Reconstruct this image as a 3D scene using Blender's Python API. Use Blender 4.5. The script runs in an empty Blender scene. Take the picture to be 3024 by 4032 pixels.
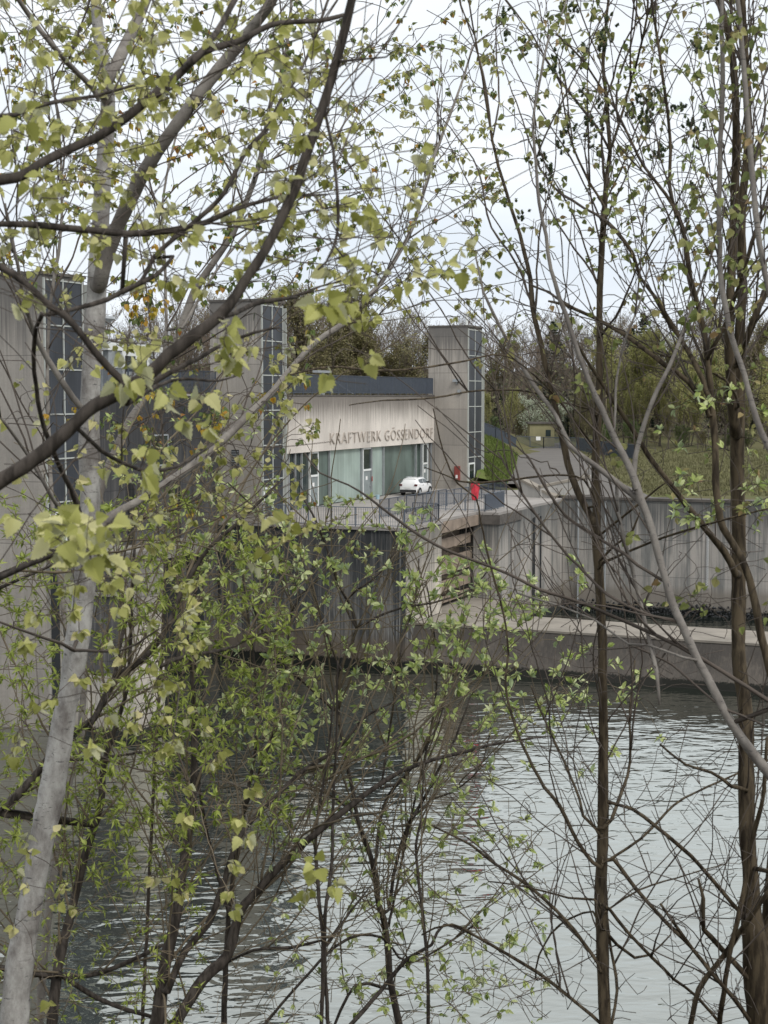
import bpy, math, random
import numpy as np
from mathutils import Vector, Matrix, Quaternion
R = math.radians
scene = bpy.context.scene
COL = scene.collection

# ---------------------------------------------------------------- camera, sky, sun, exposure
CAM = Vector((0, 0, 17.7)); FOC = 6058.0; PITCH = math.atan(456 / FOC)
cam = bpy.data.cameras.new('camera'); camo = bpy.data.objects.new('camera', cam); COL.objects.link(camo)
camo.location = CAM; camo.rotation_euler = (math.pi / 2 - PITCH, 0, 0)
cam.sensor_fit = 'VERTICAL'; cam.sensor_height = 24; cam.sensor_width = 18; cam.lens = 24 * FOC / 4032
cam.clip_start = .1; cam.clip_end = 9000
cam.dof.use_dof = True; cam.dof.focus_distance = 60; cam.dof.aperture_fstop = 7
scene.camera = camo
scene.render.engine = 'CYCLES'
scene.render.resolution_x = 768; scene.render.resolution_y = 1024
scene.view_settings.view_transform = 'Standard'; scene.view_settings.look = 'None'
scene.view_settings.exposure = 0.38; scene.view_settings.gamma = 1
try:
    scene.cycles.max_bounces = 6; scene.cycles.transparent_max_bounces = 8
    scene.cycles.caustics_reflective = False; scene.cycles.caustics_refractive = False
except Exception: pass

SUN_EL, SUN_AZ = R(48), R(140)       # azimuth clockwise from +Y: behind the camera, to the right
world = bpy.data.worlds.new('World'); scene.world = world; world.use_nodes = True

class NT:
    def __init__(s, tree): s.t = tree; s.t.nodes.clear()
    def n(s, typ, ins=None, **props):
        nd = s.t.nodes.new('ShaderNode' + typ)
        for k, v in props.items(): setattr(nd, k, v)
        for k, v in (ins or {}).items():
            if hasattr(v, 'is_linked') or hasattr(v, 'links'): s.t.links.new(v, nd.inputs[k])
            else: nd.inputs[k].default_value = v
        return nd
    def m(s, op, a, b=0.0, c=None, clamp=False):
        nd = s.t.nodes.new('ShaderNodeMath'); nd.operation = op; nd.use_clamp = clamp
        for i, v in enumerate((a, b, c)):
            if v is None: continue
            if hasattr(v, 'links'): s.t.links.new(v, nd.inputs[i])
            else: nd.inputs[i].default_value = v
        return nd.outputs[0]
    def ramp(s, fac, stops, interp='LINEAR'):
        nd = s.t.nodes.new('ShaderNodeValToRGB'); s.t.links.new(fac, nd.inputs[0]); cr = nd.color_ramp; cr.interpolation = interp
        while len(cr.elements) < len(stops): cr.elements.new(.5)
        for e, (p, c) in zip(cr.elements, stops):
            e.position = p; e.color = (c, c, c, 1) if isinstance(c, (int, float)) else (*c[:3], 1)
        return nd.outputs[0]
    def mix(s, fac, a, b, mode='MIX'):
        nd = s.t.nodes.new('ShaderNodeMix'); nd.data_type = 'RGBA'; nd.blend_type = mode
        for i, v in ((0, fac), (6, a), (7, b)):
            if hasattr(v, 'links'): s.t.links.new(v, nd.inputs[i])
            elif i == 0: nd.inputs[i].default_value = v
            else: nd.inputs[i].default_value = (*v[:3], 1)
        return nd.outputs[2]
    def noise(s, vec, scale, detail=4, rough=.55, dist=0):
        nd = s.n('TexNoise', {'Scale': scale, 'Detail': detail, 'Roughness': rough, 'Distortion': dist})
        if vec is not None: s.t.links.new(vec, nd.inputs['Vector'])
        return nd.outputs['Fac']
    def mapping(s, vec, scale=(1, 1, 1), rot=(0, 0, 0), loc=(0, 0, 0)):
        nd = s.n('Mapping', {'Scale': scale, 'Rotation': rot, 'Location': loc}); s.t.links.new(vec, nd.inputs['Vector']); return nd.outputs[0]

w = NT(world.node_tree)
sky = w.n('TexSky', sky_type='NISHITA', sun_disc=False, sun_elevation=SUN_EL, sun_rotation=SUN_AZ)
gco = w.n('TexCoord').outputs['Generated']
cl = w.noise(w.mapping(gco, (2.2, 2.2, 9.0), (0, 0, .5)), 1.6, 5, .5, .4)
cl2 = w.noise(w.mapping(gco, (3, 3, 16.0), (.1, 0, 0)), 2.6, 4, .5, .3)
clf = w.m('ADD', w.m('MULTIPLY', cl, .65), w.m('MULTIPLY', cl2, .35))
gz = w.n('SeparateXYZ', {0: gco}).outputs[2]
low = w.ramp(gz, [(0, (.64, .70, .79)), (.10, (.71, .77, .84)), (.22, (.80, .85, .90)), (.6, (.86, .89, .92))])
hi = w.ramp(gz, [(0, (.78, .83, .90)), (.2, (.90, .93, .96)), (.6, (.96, .97, .98))])
ccol = w.mix(w.ramp(clf, [(.38, 0), (.62, 1)]), low, hi)
b1 = w.n('Background', {'Color': sky.outputs[0], 'Strength': .08})
b2 = w.n('Background', {'Color': ccol, 'Strength': .93})
ms = w.n('MixShader', {0: .93, 1: b1.outputs[0], 2: b2.outputs[0]})
w.t.links.new(ms.outputs[0], w.n('OutputWorld').inputs[0])

sl = bpy.data.lights.new('sun', 'SUN'); sl.energy = 1.5; sl.angle = R(18); sl.color = (1, .97, .92)
so = bpy.data.objects.new('sun', sl); COL.objects.link(so)
sd = Vector((math.sin(SUN_AZ) * math.cos(SUN_EL), math.cos(SUN_AZ) * math.cos(SUN_EL), math.sin(SUN_EL)))
so.rotation_euler = (-sd).to_track_quat('-Z', 'Y').to_euler(); so.location = (30, -30, 60)

# ---------------------------------------------------------------- frames and helpers
def P(px, py, D):
    xc = (px - 1512) / FOC; yc = (2016 - py) / FOC
    d = Vector((xc, math.cos(PITCH) + yc * math.sin(PITCH), -math.sin(PITCH) + yc * math.cos(PITCH)))
    return CAM + d * (D / d.y)
TH = R(22.7)
F1 = Vector((4.64, 142, 0))
DV = Vector((math.sin(TH), math.cos(TH), 0)); NV = Vector((math.cos(TH), -math.sin(TH), 0))
PM = Matrix.Translation(F1) @ Matrix.Rotation(-TH, 4, 'Z')     # local x = n (out of the facade), local y = along the facade, away
def W(n, y, z): return F1 + NV * n + DV * y + Vector((0, 0, z))
def s_at(px, n=0):           # distance -y along the facade line (offset n) seen at image column px
    r = (px - 1512) / FOC
    a = F1.x + NV.x * n; b = F1.y + NV.y * n
    return (r * b - a) / (DV.x - r * DV.y)

class MB:
    def __init__(s): s.v = []; s.f = []
    def box(s, x0, x1, y0, y1, z0, z1):
        b = len(s.v)
        s.v += [(x0, y0, z0), (x1, y0, z0), (x1, y1, z0), (x0, y1, z0), (x0, y0, z1), (x1, y0, z1), (x1, y1, z1), (x0, y1, z1)]
        s.f += [tuple(b + i for i in q) for q in ((0, 3, 2, 1), (4, 5, 6, 7), (0, 1, 5, 4), (1, 2, 6, 5), (2, 3, 7, 6), (3, 0, 4, 7))]
        return s
    def prism(s, poly, z0, z1, taper=None):
        b = len(s.v); n = len(poly); top = taper or poly
        s.v += [(x, y, z0) for x, y in poly] + [(x, y, z1) for x, y in top]
        s.f += [tuple(b + n - 1 - i for i in range(n)), tuple(b + n + i for i in range(n))]
        s.f += [(b + i, b + (i + 1) % n, b + n + (i + 1) % n, b + n + i) for i in range(n)]
        return s
    def bar(s, a, c, w, h=None):
        a = Vector(a); c = Vector(c); d = (c - a).normalized(); h = h or w
        up = Vector((0, 0, 1)) if abs(d.z) < .95 else Vector((1, 0, 0))
        x = d.cross(up).normalized() * w / 2; y = x.cross(d).normalized() * h / 2
        b = len(s.v); s.v += [tuple(p) for q in (a, c) for p in (q - x - y, q + x - y, q + x + y, q - x + y)]
        s.f += [tuple(b + i for i in q) for q in ((0, 3, 2, 1), (4, 5, 6, 7), (0, 1, 5, 4), (1, 2, 6, 5), (2, 3, 7, 6), (3, 0, 4, 7))]
        return s
    def tube(s, pts, rad, sides=5):
        n = len(pts); b = len(s.v); prev = None
        for i, p in enumerate(pts):
            d = (pts[min(i + 1, n - 1)] - pts[max(i - 1, 0)]); d = d.normalized() if d.length > 1e-9 else Vector((0, 0, 1))
            if prev is None: u = d.orthogonal().normalized()
            else:
                u = prev - d * prev.dot(d); u = u.normalized() if u.length > 1e-6 else d.orthogonal().normalized()
            prev = u; v = d.cross(u); r = rad[i]
            for k in range(sides):
                a = 2 * math.pi * k / sides; q = p + (u * math.cos(a) + v * math.sin(a)) * (r if sides < 9 else r * (1 + .045 * math.sin(2 * a + i * .45) + .03 * math.sin(3 * a - i * .8))); s.v.append((q.x, q.y, q.z))
        for i in range(n - 1):
            for k in range(sides):
                k2 = (k + 1) % sides; s.f.append((b + i * sides + k, b + i * sides + k2, b + (i + 1) * sides + k2, b + (i + 1) * sides + k))
        s.f.append(tuple(b + (n - 1) * sides + k for k in range(sides))); s.f.append(tuple(b + sides - 1 - k for k in range(sides)))
        return s
    def quad(s, *pts):
        b = len(s.v); s.v += [tuple(p) for p in pts]; s.f.append(tuple(range(b, b + len(pts)))); return s
    def build(s, name, mat, parent=None, off=(0, 0, 0), smooth=False):
        me = bpy.data.meshes.new(name)
        v = s.v if not any(off) else [(a - off[0], b - off[1], c - off[2]) for a, b, c in s.v]
        me.from_pydata([tuple(x) for x in v], [], s.f); me.update()
        if smooth: me.polygons.foreach_set('use_smooth', [True] * len(me.polygons))
        if mat: me.materials.append(mat)
        o = bpy.data.objects.new(name, me); COL.objects.link(o)
        if parent is not None: o.parent = parent
        return o
def tag(o, label=None, cat=None, group=None, kind=None):
    if label: o['label'] = label
    if cat: o['category'] = cat
    if group: o['group'] = group
    if kind: o['kind'] = kind
    return o
def thing(name, label, cat, loc=(0, 0, 0), group=None, plant=True, rz=0):
    o = bpy.data.objects.new(name, None); COL.objects.link(o); o.empty_display_size = .3
    M = Matrix.Translation(Vector(loc)) @ Matrix.Rotation(rz, 4, 'Z')
    o.matrix_world = (PM @ M) if plant else M
    return tag(o, label, cat, group)
def kids(o): return [c for c in bpy.data.objects if c.parent == o]
def copy_tree(o, M, label=None, children=None):
    c = o.copy(); COL.objects.link(c); c.matrix_world = M
    if label: c['label'] = label
    for ch in children:
        k = ch.copy(); COL.objects.link(k); k.parent = c
    return c

# ---------------------------------------------------------------- materials
def new_mat(name):
    m = bpy.data.materials.new(name); m.use_nodes = True; return m, NT(m.node_tree)
def out(t, sh): t.t.links.new(sh, t.n('OutputMaterial').inputs[0])
def plain(name, c, rough=.6, metal=0, var=.12, scale=3, spec=.4, bump=0):
    m, t = new_mat(name)
    co = t.n('TexCoord').outputs['Object']; f = t.noise(co, scale, 5)
    col = t.mix(t.ramp(f, [(.3, 0), (.7, 1)]), [x * (1 - var) for x in c], [min(1, x * (1 + var)) for x in c])
    p = t.n('BsdfPrincipled', {'Base Color': col, 'Roughness': rough, 'Metallic': metal, 'Specular IOR Level': spec})
    if bump:
        b = t.n('Bump', {'Strength': bump, 'Distance': .02, 'Height': t.noise(co, scale * 8, 4)}); t.t.links.new(b.outputs[0], p.inputs['Normal'])
    out(t, p.outputs[0]); return m
def plantco(t):
    g = t.n('NewGeometry').outputs['Position']
    vr = t.n('VectorRotate', {'Center': tuple(F1), 'Angle': TH}, rotation_type='Z_AXIS'); t.t.links.new(g, vr.inputs[0])
    vs = t.n('VectorMath', {1: tuple(F1)}, operation='SUBTRACT'); t.t.links.new(vr.outputs[0], vs.inputs[0]); return vs.outputs[0]
def concrete(name, base, dark, light=None, streak=.5, sscale=1.0, topz=9.2, topdrip=4.0, drip=.6, wetz=None, wet=(.10, .085, .065), pw=2.6, ph=3.0, joint=.5, seed=0, contrast=(.45, .57)):
    m, t = new_mat(name); co = plantco(t); sx = t.n('SeparateXYZ', {0: co})
    u = t.m('ADD', sx.outputs[0], sx.outputs[1]); z = sx.outputs[2]
    big = t.noise(t.mapping(co, (.35, .35, .25), loc=(seed, 0, 0)), 1, 4)
    sa = t.noise(t.mapping(co, (1.3 * sscale, 1.3 * sscale, .07), loc=(seed, seed, 0)), 1, 7, .72, .15)
    sb = t.noise(t.mapping(co, (.35, .35, .22), loc=(seed, 9, 2)), 1, 3, .6)
    st2 = t.noise(t.mapping(co, (6 * sscale, 6 * sscale, .12), loc=(seed, 3, 0)), 1, 4, .7)
    st = t.m('ADD', t.m('ADD', t.m('MULTIPLY', sa, .45), t.m('MULTIPLY', sb, .25)), t.m('MULTIPLY', st2, .3))
    fine = t.noise(co, 9, 5, .7)
    c = t.mix(t.ramp(big, [(.35, 0), (.65, 1)]), [x * .88 for x in base], [x * 1.1 for x in base])
    s1 = t.ramp(st, [(contrast[0], 0), (contrast[1], 1)])
    c = t.mix(t.m('MULTIPLY', s1, streak), c, dark)
    if light: c = t.mix(t.m('MULTIPLY', t.ramp(st2, [(.53, 0), (.64, 1)]), t.ramp(sb, [(.35, .25), (.65, .8)])), c, light)
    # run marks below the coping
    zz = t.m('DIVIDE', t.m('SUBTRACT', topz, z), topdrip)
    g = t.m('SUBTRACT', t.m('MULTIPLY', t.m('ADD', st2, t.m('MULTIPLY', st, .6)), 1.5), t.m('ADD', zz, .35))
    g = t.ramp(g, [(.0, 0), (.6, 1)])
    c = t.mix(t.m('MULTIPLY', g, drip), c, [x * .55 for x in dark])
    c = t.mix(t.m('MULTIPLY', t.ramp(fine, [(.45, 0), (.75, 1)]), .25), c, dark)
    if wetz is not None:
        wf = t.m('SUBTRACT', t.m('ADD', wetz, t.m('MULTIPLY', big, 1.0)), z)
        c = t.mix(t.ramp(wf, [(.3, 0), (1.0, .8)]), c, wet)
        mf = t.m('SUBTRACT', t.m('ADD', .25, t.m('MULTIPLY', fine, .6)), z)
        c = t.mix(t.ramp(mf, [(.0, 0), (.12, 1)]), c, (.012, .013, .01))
    def line(coord, per, wd):
        fr = t.m('FRACT', t.m('DIVIDE', coord, per)); return t.m('LESS_THAN', fr, wd / per)
    # panels shift in height from column to column
    colid = t.m('FLOOR', t.m('DIVIDE', u, pw))
    zoff = t.m('MULTIPLY', t.m('FRACT', t.m('MULTIPLY', colid, .37)), .0)
    ln = t.m('MAXIMUM', line(u, pw, .05), line(t.m('ADD', z, zoff), ph, .045))
    pv = t.n('TexWhiteNoise', noise_dimensions='2D')
    cb = t.n('CombineXYZ', {0: colid, 1: t.m('FLOOR', t.m('DIVIDE', z, ph))}); t.t.links.new(cb.outputs[0], pv.inputs[0])
    c = t.mix(t.m('MULTIPLY', pv.outputs[0], .24), c, dark)
    c = t.mix(t.m('MULTIPLY', ln, joint), c, [x * .5 for x in dark])
    board = t.m('LESS_THAN', t.m('FRACT', t.m('DIVIDE', u, .3)), .06)
    h = t.m('SUBTRACT', t.m('SUBTRACT', fine, t.m('MULTIPLY', ln, 2)), t.m('MULTIPLY', board, .6))
    bp = t.n('Bump', {'Strength': .5, 'Distance': .03, 'Height': h})
    p = t.n('BsdfPrincipled', {'Base Color': c, 'Roughness': .85, 'Specular IOR Level': .25, 'Normal': bp.outputs[0]})
    out(t, p.outputs[0]); return m
# ================================================================ concrete and other materials
M_PANEL = concrete('sign panel concrete', (.74, .685, .62), (.22, .195, .17), streak=.12, topz=17.7, topdrip=2.6, drip=.85, pw=7.6, ph=40, joint=.5, sscale=1.2, seed=1)
M_TOWER = concrete('tower concrete', (.41, .375, .33), (.16, .155, .15), streak=.3, topz=24.2, topdrip=5, drip=.7, pw=60, ph=3.3, joint=.5, seed=2)
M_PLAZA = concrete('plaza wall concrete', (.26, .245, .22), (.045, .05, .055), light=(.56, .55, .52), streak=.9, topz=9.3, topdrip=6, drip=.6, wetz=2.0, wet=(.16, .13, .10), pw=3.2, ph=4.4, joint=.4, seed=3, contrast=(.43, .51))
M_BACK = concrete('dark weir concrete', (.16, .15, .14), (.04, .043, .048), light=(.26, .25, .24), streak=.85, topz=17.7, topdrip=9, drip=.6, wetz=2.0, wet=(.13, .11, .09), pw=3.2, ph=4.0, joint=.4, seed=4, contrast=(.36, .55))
M_PIER = concrete('pier concrete', (.60, .55, .475), (.17, .165, .155), light=(.66, .62, .56), streak=.45, topz=9.3, topdrip=5, drip=.7, wetz=.8, wet=(.3, .26, .21), pw=3, ph=3.5, joint=.3, seed=5)
M_WALL = concrete('lock wall concrete', (.46, .425, .385), (.11, .12, .12), light=(.56, .53, .49), streak=.72, topz=9.4, topdrip=4.5, drip=.75, wetz=2.2, wet=(.24, .21, .175), pw=2.9, ph=3.0, joint=.55, seed=6, contrast=(.47, .56))
M_RET = concrete('retaining wall concrete', (.46, .44, .41), (.20, .20, .195), light=(.5, .48, .45), streak=.55, topz=11, topdrip=.8, drip=.3, pw=8, ph=30, joint=.2, seed=9)
M_DIV = concrete('divider wall concrete', (.16, .14, .12), (.07, .065, .06), light=(.20, .18, .16), streak=.6, topz=2.8, topdrip=2.5, drip=.5, wetz=.4, wet=(.20, .17, .135), pw=5, ph=30, joint=.5, seed=7)
M_SLAB = plain('paved concrete', (.30, .28, .26), .9, var=.18, scale=.6, bump=.2)
M_DIVTOP = plain('divider top concrete', (.25, .225, .19), .9, var=.2, scale=.8, bump=.2)
M_COPE = plain('dark coping', (.10, .09, .08), .8, var=.3, scale=2)
M_LETTER = plain('shade-darkened letter concrete', (.42, .375, .33), .8, var=.1, scale=2)  # darker than the panel: shadow along the letter edges averaged into the colour
M_WHITE = plain('white painted metal', (.72, .74, .72), .45, var=.05)
M_FRAME = plain('weathered light frame', (.45, .47, .44), .5, var=.1)
M_RAIL = plain('blue grey railing steel', (.16, .19, .23), .5, .3, var=.1)
M_DRAIL = plain('dark railing steel', (.085, .10, .125), .5, .3, var=.1)
M_STEEL = plain('brown gate steel', (.27, .215, .17), .7, .1, var=.3, scale=1.2, bump=.2)
M_GREY = plain('grey metal', (.35, .37, .38), .45, .3)
M_DARK = plain('near black', (.02, .022, .024), .6)
M_RED = plain('red plastic', (.62, .05, .075), .5, var=.2, scale=6)
M_REDBOX = plain('dull red paint', (.26, .06, .05), .6)
M_DOOR = plain('grey door', (.22, .25, .25), .5)
M_SIGNW = plain('white plate', (.8, .8, .78), .5, var=.03)
M_HUT = plain('ochre render', (.25, .23, .13), .9, var=.15, scale=1)
def pane(name, c, rough=.12, ribs=None, spec=.6, var=.3):
    m, t = new_mat(name); co = plantco(t); sx = t.n('SeparateXYZ', {0: co}); u = t.m('ADD', sx.outputs[0], sx.outputs[1])
    f = t.noise(t.mapping(co, (.5, .5, .3)), 1, 3)
    col = t.mix(t.ramp(f, [(.35, 0), (.65, 1)]), [x * (1 - var) for x in c], [x * (1 + var) for x in c])
    if ribs:
        fr = t.m('FRACT', t.m('DIVIDE', u, ribs)); ln = t.ramp(fr, [(0, 1), (.18, 0), (.8, 0), (1, 1)]); col = t.mix(t.m('MULTIPLY', ln, .45), col, [x * .3 for x in c])
        wn = t.n('TexWhiteNoise', noise_dimensions='1D'); t.t.links.new(t.m('FLOOR', t.m('DIVIDE', u, ribs)), wn.inputs['W'])
        col = t.mix(t.m('MULTIPLY', wn.outputs[0], .25), col, [x * .5 for x in c])
    p = t.n('BsdfPrincipled', {'Base Color': col, 'Roughness': rough, 'Specular IOR Level': spec}); out(t, p.outputs[0]); return m
M_LOUV = pane('louvred dark panel', (.045, .05, .06), .35, .16, .3)
M_GREEN = pane('green channel glass', (.36, .44, .40), .22, .27, .5, .15)
M_DGREEN = pane('dark green folding door', (.13, .17, .15), .3, .27, .3)
M_DGLASS = pane('dark window glass', (.03, .042, .042), .06, None, .8)

# ================================================================ ground, water
def ground_mat(name, cols, scale=.5, bump=.4):
    m, t = new_mat(name); co = t.n('NewGeometry').outputs['Position']
    f = t.noise(co, scale, 6, .65); f2 = t.noise(co, scale * 14, 4, .7)
    c = t.ramp(f, [(.3, cols[0]), (.5, cols[1]), (.7, cols[2])])
    c = t.mix(t.m('MULTIPLY', t.ramp(f2, [(.4, 0), (.7, 1)]), .5), c, [x * .45 for x in cols[1]])
    b = t.n('Bump', {'Strength': bump, 'Distance': .1, 'Height': f2})
    out(t, t.n('BsdfPrincipled', {'Base Color': c, 'Roughness': .95, 'Specular IOR Level': .1, 'Normal': b.outputs[0]}).outputs[0]); return m
M_MEADOW = ground_mat('dry meadow', ((.10, .10, .045), (.13, .12, .06), (.10, .12, .045)), .25)
M_GRASS = ground_mat('fresh grass', ((.095, .13, .035), (.125, .165, .045), (.15, .165, .06)), .8)
M_BANK = ground_mat('bank soil', ((.05, .042, .03), (.075, .065, .04), (.05, .065, .022)), .8)
M_BED = ground_mat('river bed', ((.05, .05, .04), (.07, .065, .05), (.05, .06, .045)), .2)
M_ROAD = plain('worn asphalt', (.125, .115, .105), .9, var=.12, scale=.4, bump=.2)

def x_b(D): return float(np.interp(D, [120, 140, 165, 190, 230], [10.5, 11.2, 14.2, 16.6, 20]))
def x_r(D): return float(np.interp(D, [120, 127, 145, 163, 194, 230], [22.8, 22.2, 21.9, 22.2, 23.6, 27]))
def gz_far(n, y):    # height of the land beyond the lock wall; local plant coordinates
    p = W(n, y, 0); z = 9.35 + max(0, min(60, p.y - 126)) * .022
    q = max(0, min(1, (x_b(p.y) - p.x) / 8)) * max(0, min(1, (p.y - 138) / 10)) * max(0, min(1, (230 - p.y) / 25))
    z += 5.6 * q
    if p.y > 210: z += min(6, (p.y - 210) * .03)
    return z
xs = [-3000, -800, -300, -150, -80, -40, -20, -10] + [i * 1.0 for i in range(-5, 26)] + [30, 36, 44, 56, 75, 110, 170, 300, 800, 3000]
ys = [-8.6, -8.0, -6, -4, -2, 0, 2, 4, 6, 8, 10, 12, 14, 16, 18, 20, 23, 26, 30, 34, 38, 44, 50, 58, 66, 76, 90, 110, 140, 200, 400, 1200, 5000]
b = MB()
for yy in ys:
    for xx in xs: b.v.append((xx, yy, gz_far(xx, yy) - (.45 if W(xx, yy, 0).y < 222 and yy > -7 and -12 < xx < 100 else 0)))
nx = len(xs)
for j in range(len(ys) - 1):
    for i in range(nx - 1):
        if xs[i + 1] <= 14.2 and ys[j + 1] <= 0.1: continue
        a = j * nx + i; b.f.append((a, a + 1, a + nx + 1, a + nx))
o = b.build('ground', M_MEADOW, smooth=True); o.matrix_world = PM; tag(o, kind='structure')
b = MB().quad((-3000, -300, -3), (3000, -300, -3), (3000, 200, -3), (-3000, 200, -3))
tag(b.build('riverbed', M_BED), kind='structure')
# near bank the photographer stands on
b = MB(); bx = [-200, -60, -30] + [i * 1.5 for i in range(-14, 15)] + [30, 60, 200]; by = [-300, -60, -20, -6, 0, 1, 2, 3, 4, 5, 6, 8, 10, 12, 15, 18, 21, 24, 27, 30, 33]
def bank_z(x, y): return (16.1 + .12 * math.sin(x * .7) + .1 * math.sin(y * 1.3 + x)) if y < 2 else 16.1 - (y - 2) * .62 + .15 * math.sin(x * .9 + y)
for yy in by:
    for xx in bx: b.v.append((xx, yy, bank_z(xx, yy)))
nx = len(bx)
for j in range(len(by) - 1):
    for i in range(nx - 1): a = j * nx + i; b.f.append((a, a + 1, a + nx + 1, a + nx))
tag(b.build('river_bank', M_BANK, smooth=True), kind='structure')
m, t = new_mat('river water')
g = t.n('NewGeometry').outputs['Position']
n1 = t.noise(t.mapping(g, (.8, 1.45, 1), (0, 0, .3)), 1.0, 2, .45, .6)
n2 = t.noise(t.mapping(g, (2.4, 4.2, 1), (0, 0, -.35)), 1.2, 2, .5, .3)
n3 = t.noise(t.mapping(g, (.09, .22, 1), (0, 0, .1)), 1, 2, .5)
n4 = t.noise(t.mapping(g, (.32, .62, 1), (0, 0, .15)), 1.0, 2, .5, .8)
h = t.m('ADD', t.m('ADD', n1, t.m('MULTIPLY', n4, 1.6)), t.m('ADD', t.m('MULTIPLY', n2, .09), t.m('MULTIPLY', n3, .8)))
bp = t.n('Bump', {'Strength': 1.0, 'Distance': .046, 'Height': h})
lw_ = t.n('LayerWeight', {'Blend': .5, 'Normal': bp.outputs[0]})
refl = t.ramp(lw_.outputs['Facing'], [(.0, .08), (.45, .30), (.7, .55), (1, .88)])
dif = t.n('BsdfDiffuse', {'Color': (.012, .017, .014, 1)})
gl = t.n('BsdfGlossy', {'Color': (.93, .955, .90, 1), 'Roughness': .02, 'Normal': bp.outputs[0]})
mx = t.n('MixShader', {0: refl, 1: dif.outputs[0], 2: gl.outputs[0]}); out(t, mx.outputs[0]); M_WATER = m
b = MB().quad((-1500, 18, 0), (1500, 18, 0), (1500, 190, 0), (-1500, 190, 0))
tag(b.build('river_water', M_WATER), kind='structure')

# ================================================================ power station (local frame n, y, z ; y = -s)
def part(root, loc, name, mb, mat, parent=None, smooth=False):
    return mb.build(name, mat, parent or root, loc, smooth)
# ---- main hall with the sign
L0 = (0, -37.5, 9.2)
hall = thing('power_station_hall', 'pale concrete hall front with large lettering over green glass doors', 'building', L0)
part(hall, L0, 'sign_panel', MB().box(-9, 0, -37.6, -.02, 13.45, 17.7).box(-9, -.6, -37.6, -.02, 9.2, 13.44), M_PANEL)
part(hall, L0, 'coping', MB().box(-9.02, .05, -37.62, -.03, 17.702, 17.82), M_COPE)
cu = bpy.data.curves.new('lettering', 'FONT'); cu.body = 'KRAFTWERK GÖSSENDORF'; cu.size = 1.0; cu.extrude = .5; cu.offset = -.014; cu.space_character = 1.12; cu.resolution_u = 3
to = bpy.data.objects.new('lettering_curve', cu); COL.objects.link(to); bpy.context.view_layer.update()
me = bpy.data.meshes.new_from_object(to.evaluated_get(bpy.context.evaluated_depsgraph_get())); bpy.data.objects.remove(to)
co = np.array([v.co[:] for v in me.vertices]); 
x0, x1 = co[:, 0].min(), co[:, 0].max(); ya, yb = s_at(1303, .1), s_at(1706, .1)
for v in me.vertices:
    x, y, z = v.co; f = (x - x0) / (x1 - x0)
    v.co = (z * .10 + .04, ya + f * (yb - ya) + 37.5, y / .73 * .95 + 13.93 - 9.2)
gap = (ya + (yb - ya) * .472) + 37.5      # the space between the two words
for word, keep in (('KRAFTWERK', lambda y: y < gap), ('GÖSSENDORF', lambda y: y >= gap)):
    q = MB(); ix = {}
    for p_ in me.polygons:
        if keep(sum(me.vertices[i].co.y for i in p_.vertices) / len(p_.vertices)):
            for i in p_.vertices:
                if i not in ix: ix[i] = len(q.v); q.v.append(tuple(me.vertices[i].co))
            q.f.append(tuple(ix[i] for i in p_.vertices))
    lo = q.build('lettering', M_LETTER, hall); lo['label'] = 'raised concrete capital letters reading ' + word
# glazing wall under the panel
def seg(px0, px1, n): return s_at(px0, n), s_at(px1, n)
def glz(name, px0, px1, mat, n=-.3, z0=9.25, z1=13.44, parent=None, th=.06):
    a, c = seg(px0, px1, n); return part(hall, L0, name, MB().box(n - th, n, a, c, z0, z1), mat, parent)
glz('dark_window', 1130, 1217, M_DGLASS); glz('dark_window', 1254, 1299, M_DGREEN, -.32)
glz('glass_wall', 1301, 1426, M_GREEN, -.28); glz('glass_wall', 1467, 1511, M_GREEN, -.28)
glz('folding_door', 1513, 1660, M_DGREEN, -.5)
glz('dark_window', 1663, 1689, M_DGLASS)
for a, c, lab in ((1218, 1253, 'grey glazed door with white frame, nearer one'), (1428, 1462, 'grey glazed door with white frame between pale green glass'), (1664, 1684, 'dark narrow door beside the tower')):
    ya_, yb_ = seg(a, c, -.2)
    fr_ = MB()
    for z0, z1 in ((9.2, 9.3), (11.5, 11.66), (13.3, 13.44)): fr_.box(-.28, -.16, ya_, yb_, z0, z1)
    for y0 in (ya_, yb_ - .12): fr_.box(-.285, -.155, y0, y0 + .12, 9.2, 13.43)
    d = part(hall, L0, 'door', MB().box(-.27, -.22, ya_ + .1, yb_ - .1, 9.25, 11.55), M_DOOR); d['label'] = lab
    part(hall, L0, 'frame', fr_, M_WHITE, d)
    part(hall, L0, 'transom_window', MB().box(-.27, -.22, ya_ + .12, yb_ - .12, 11.62, 13.35), M_DGLASS, d)
    part(hall, L0, 'handle', MB().box(-.22, -.15, yb_ - .45, yb_ - .25, 10.2, 10.28), M_GREY, d)
    part(hall, L0, 'notice', MB().box(-.218, -.2, (ya_ + yb_) / 2 - .25, (ya_ + yb_) / 2 + .1, 10.75, 11.05), M_SIGNW, d)
for px in (1139, 1165, 1190, 1300, 1427, 1465, 1513, 1640, 1662, 1688, 1700):
    y = s_at(px, -.1); part(hall, L0, 'mullion', MB().box(-.27, -.1, y - .05, y + .05, 9.2, 13.44), M_GREY)
part(hall, L0, 'wall_plate', MB().box(-.1, -.08, s_at(1463, -.1), s_at(1467, -.1) , 10.6, 11.0), M_REDBOX)
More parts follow.
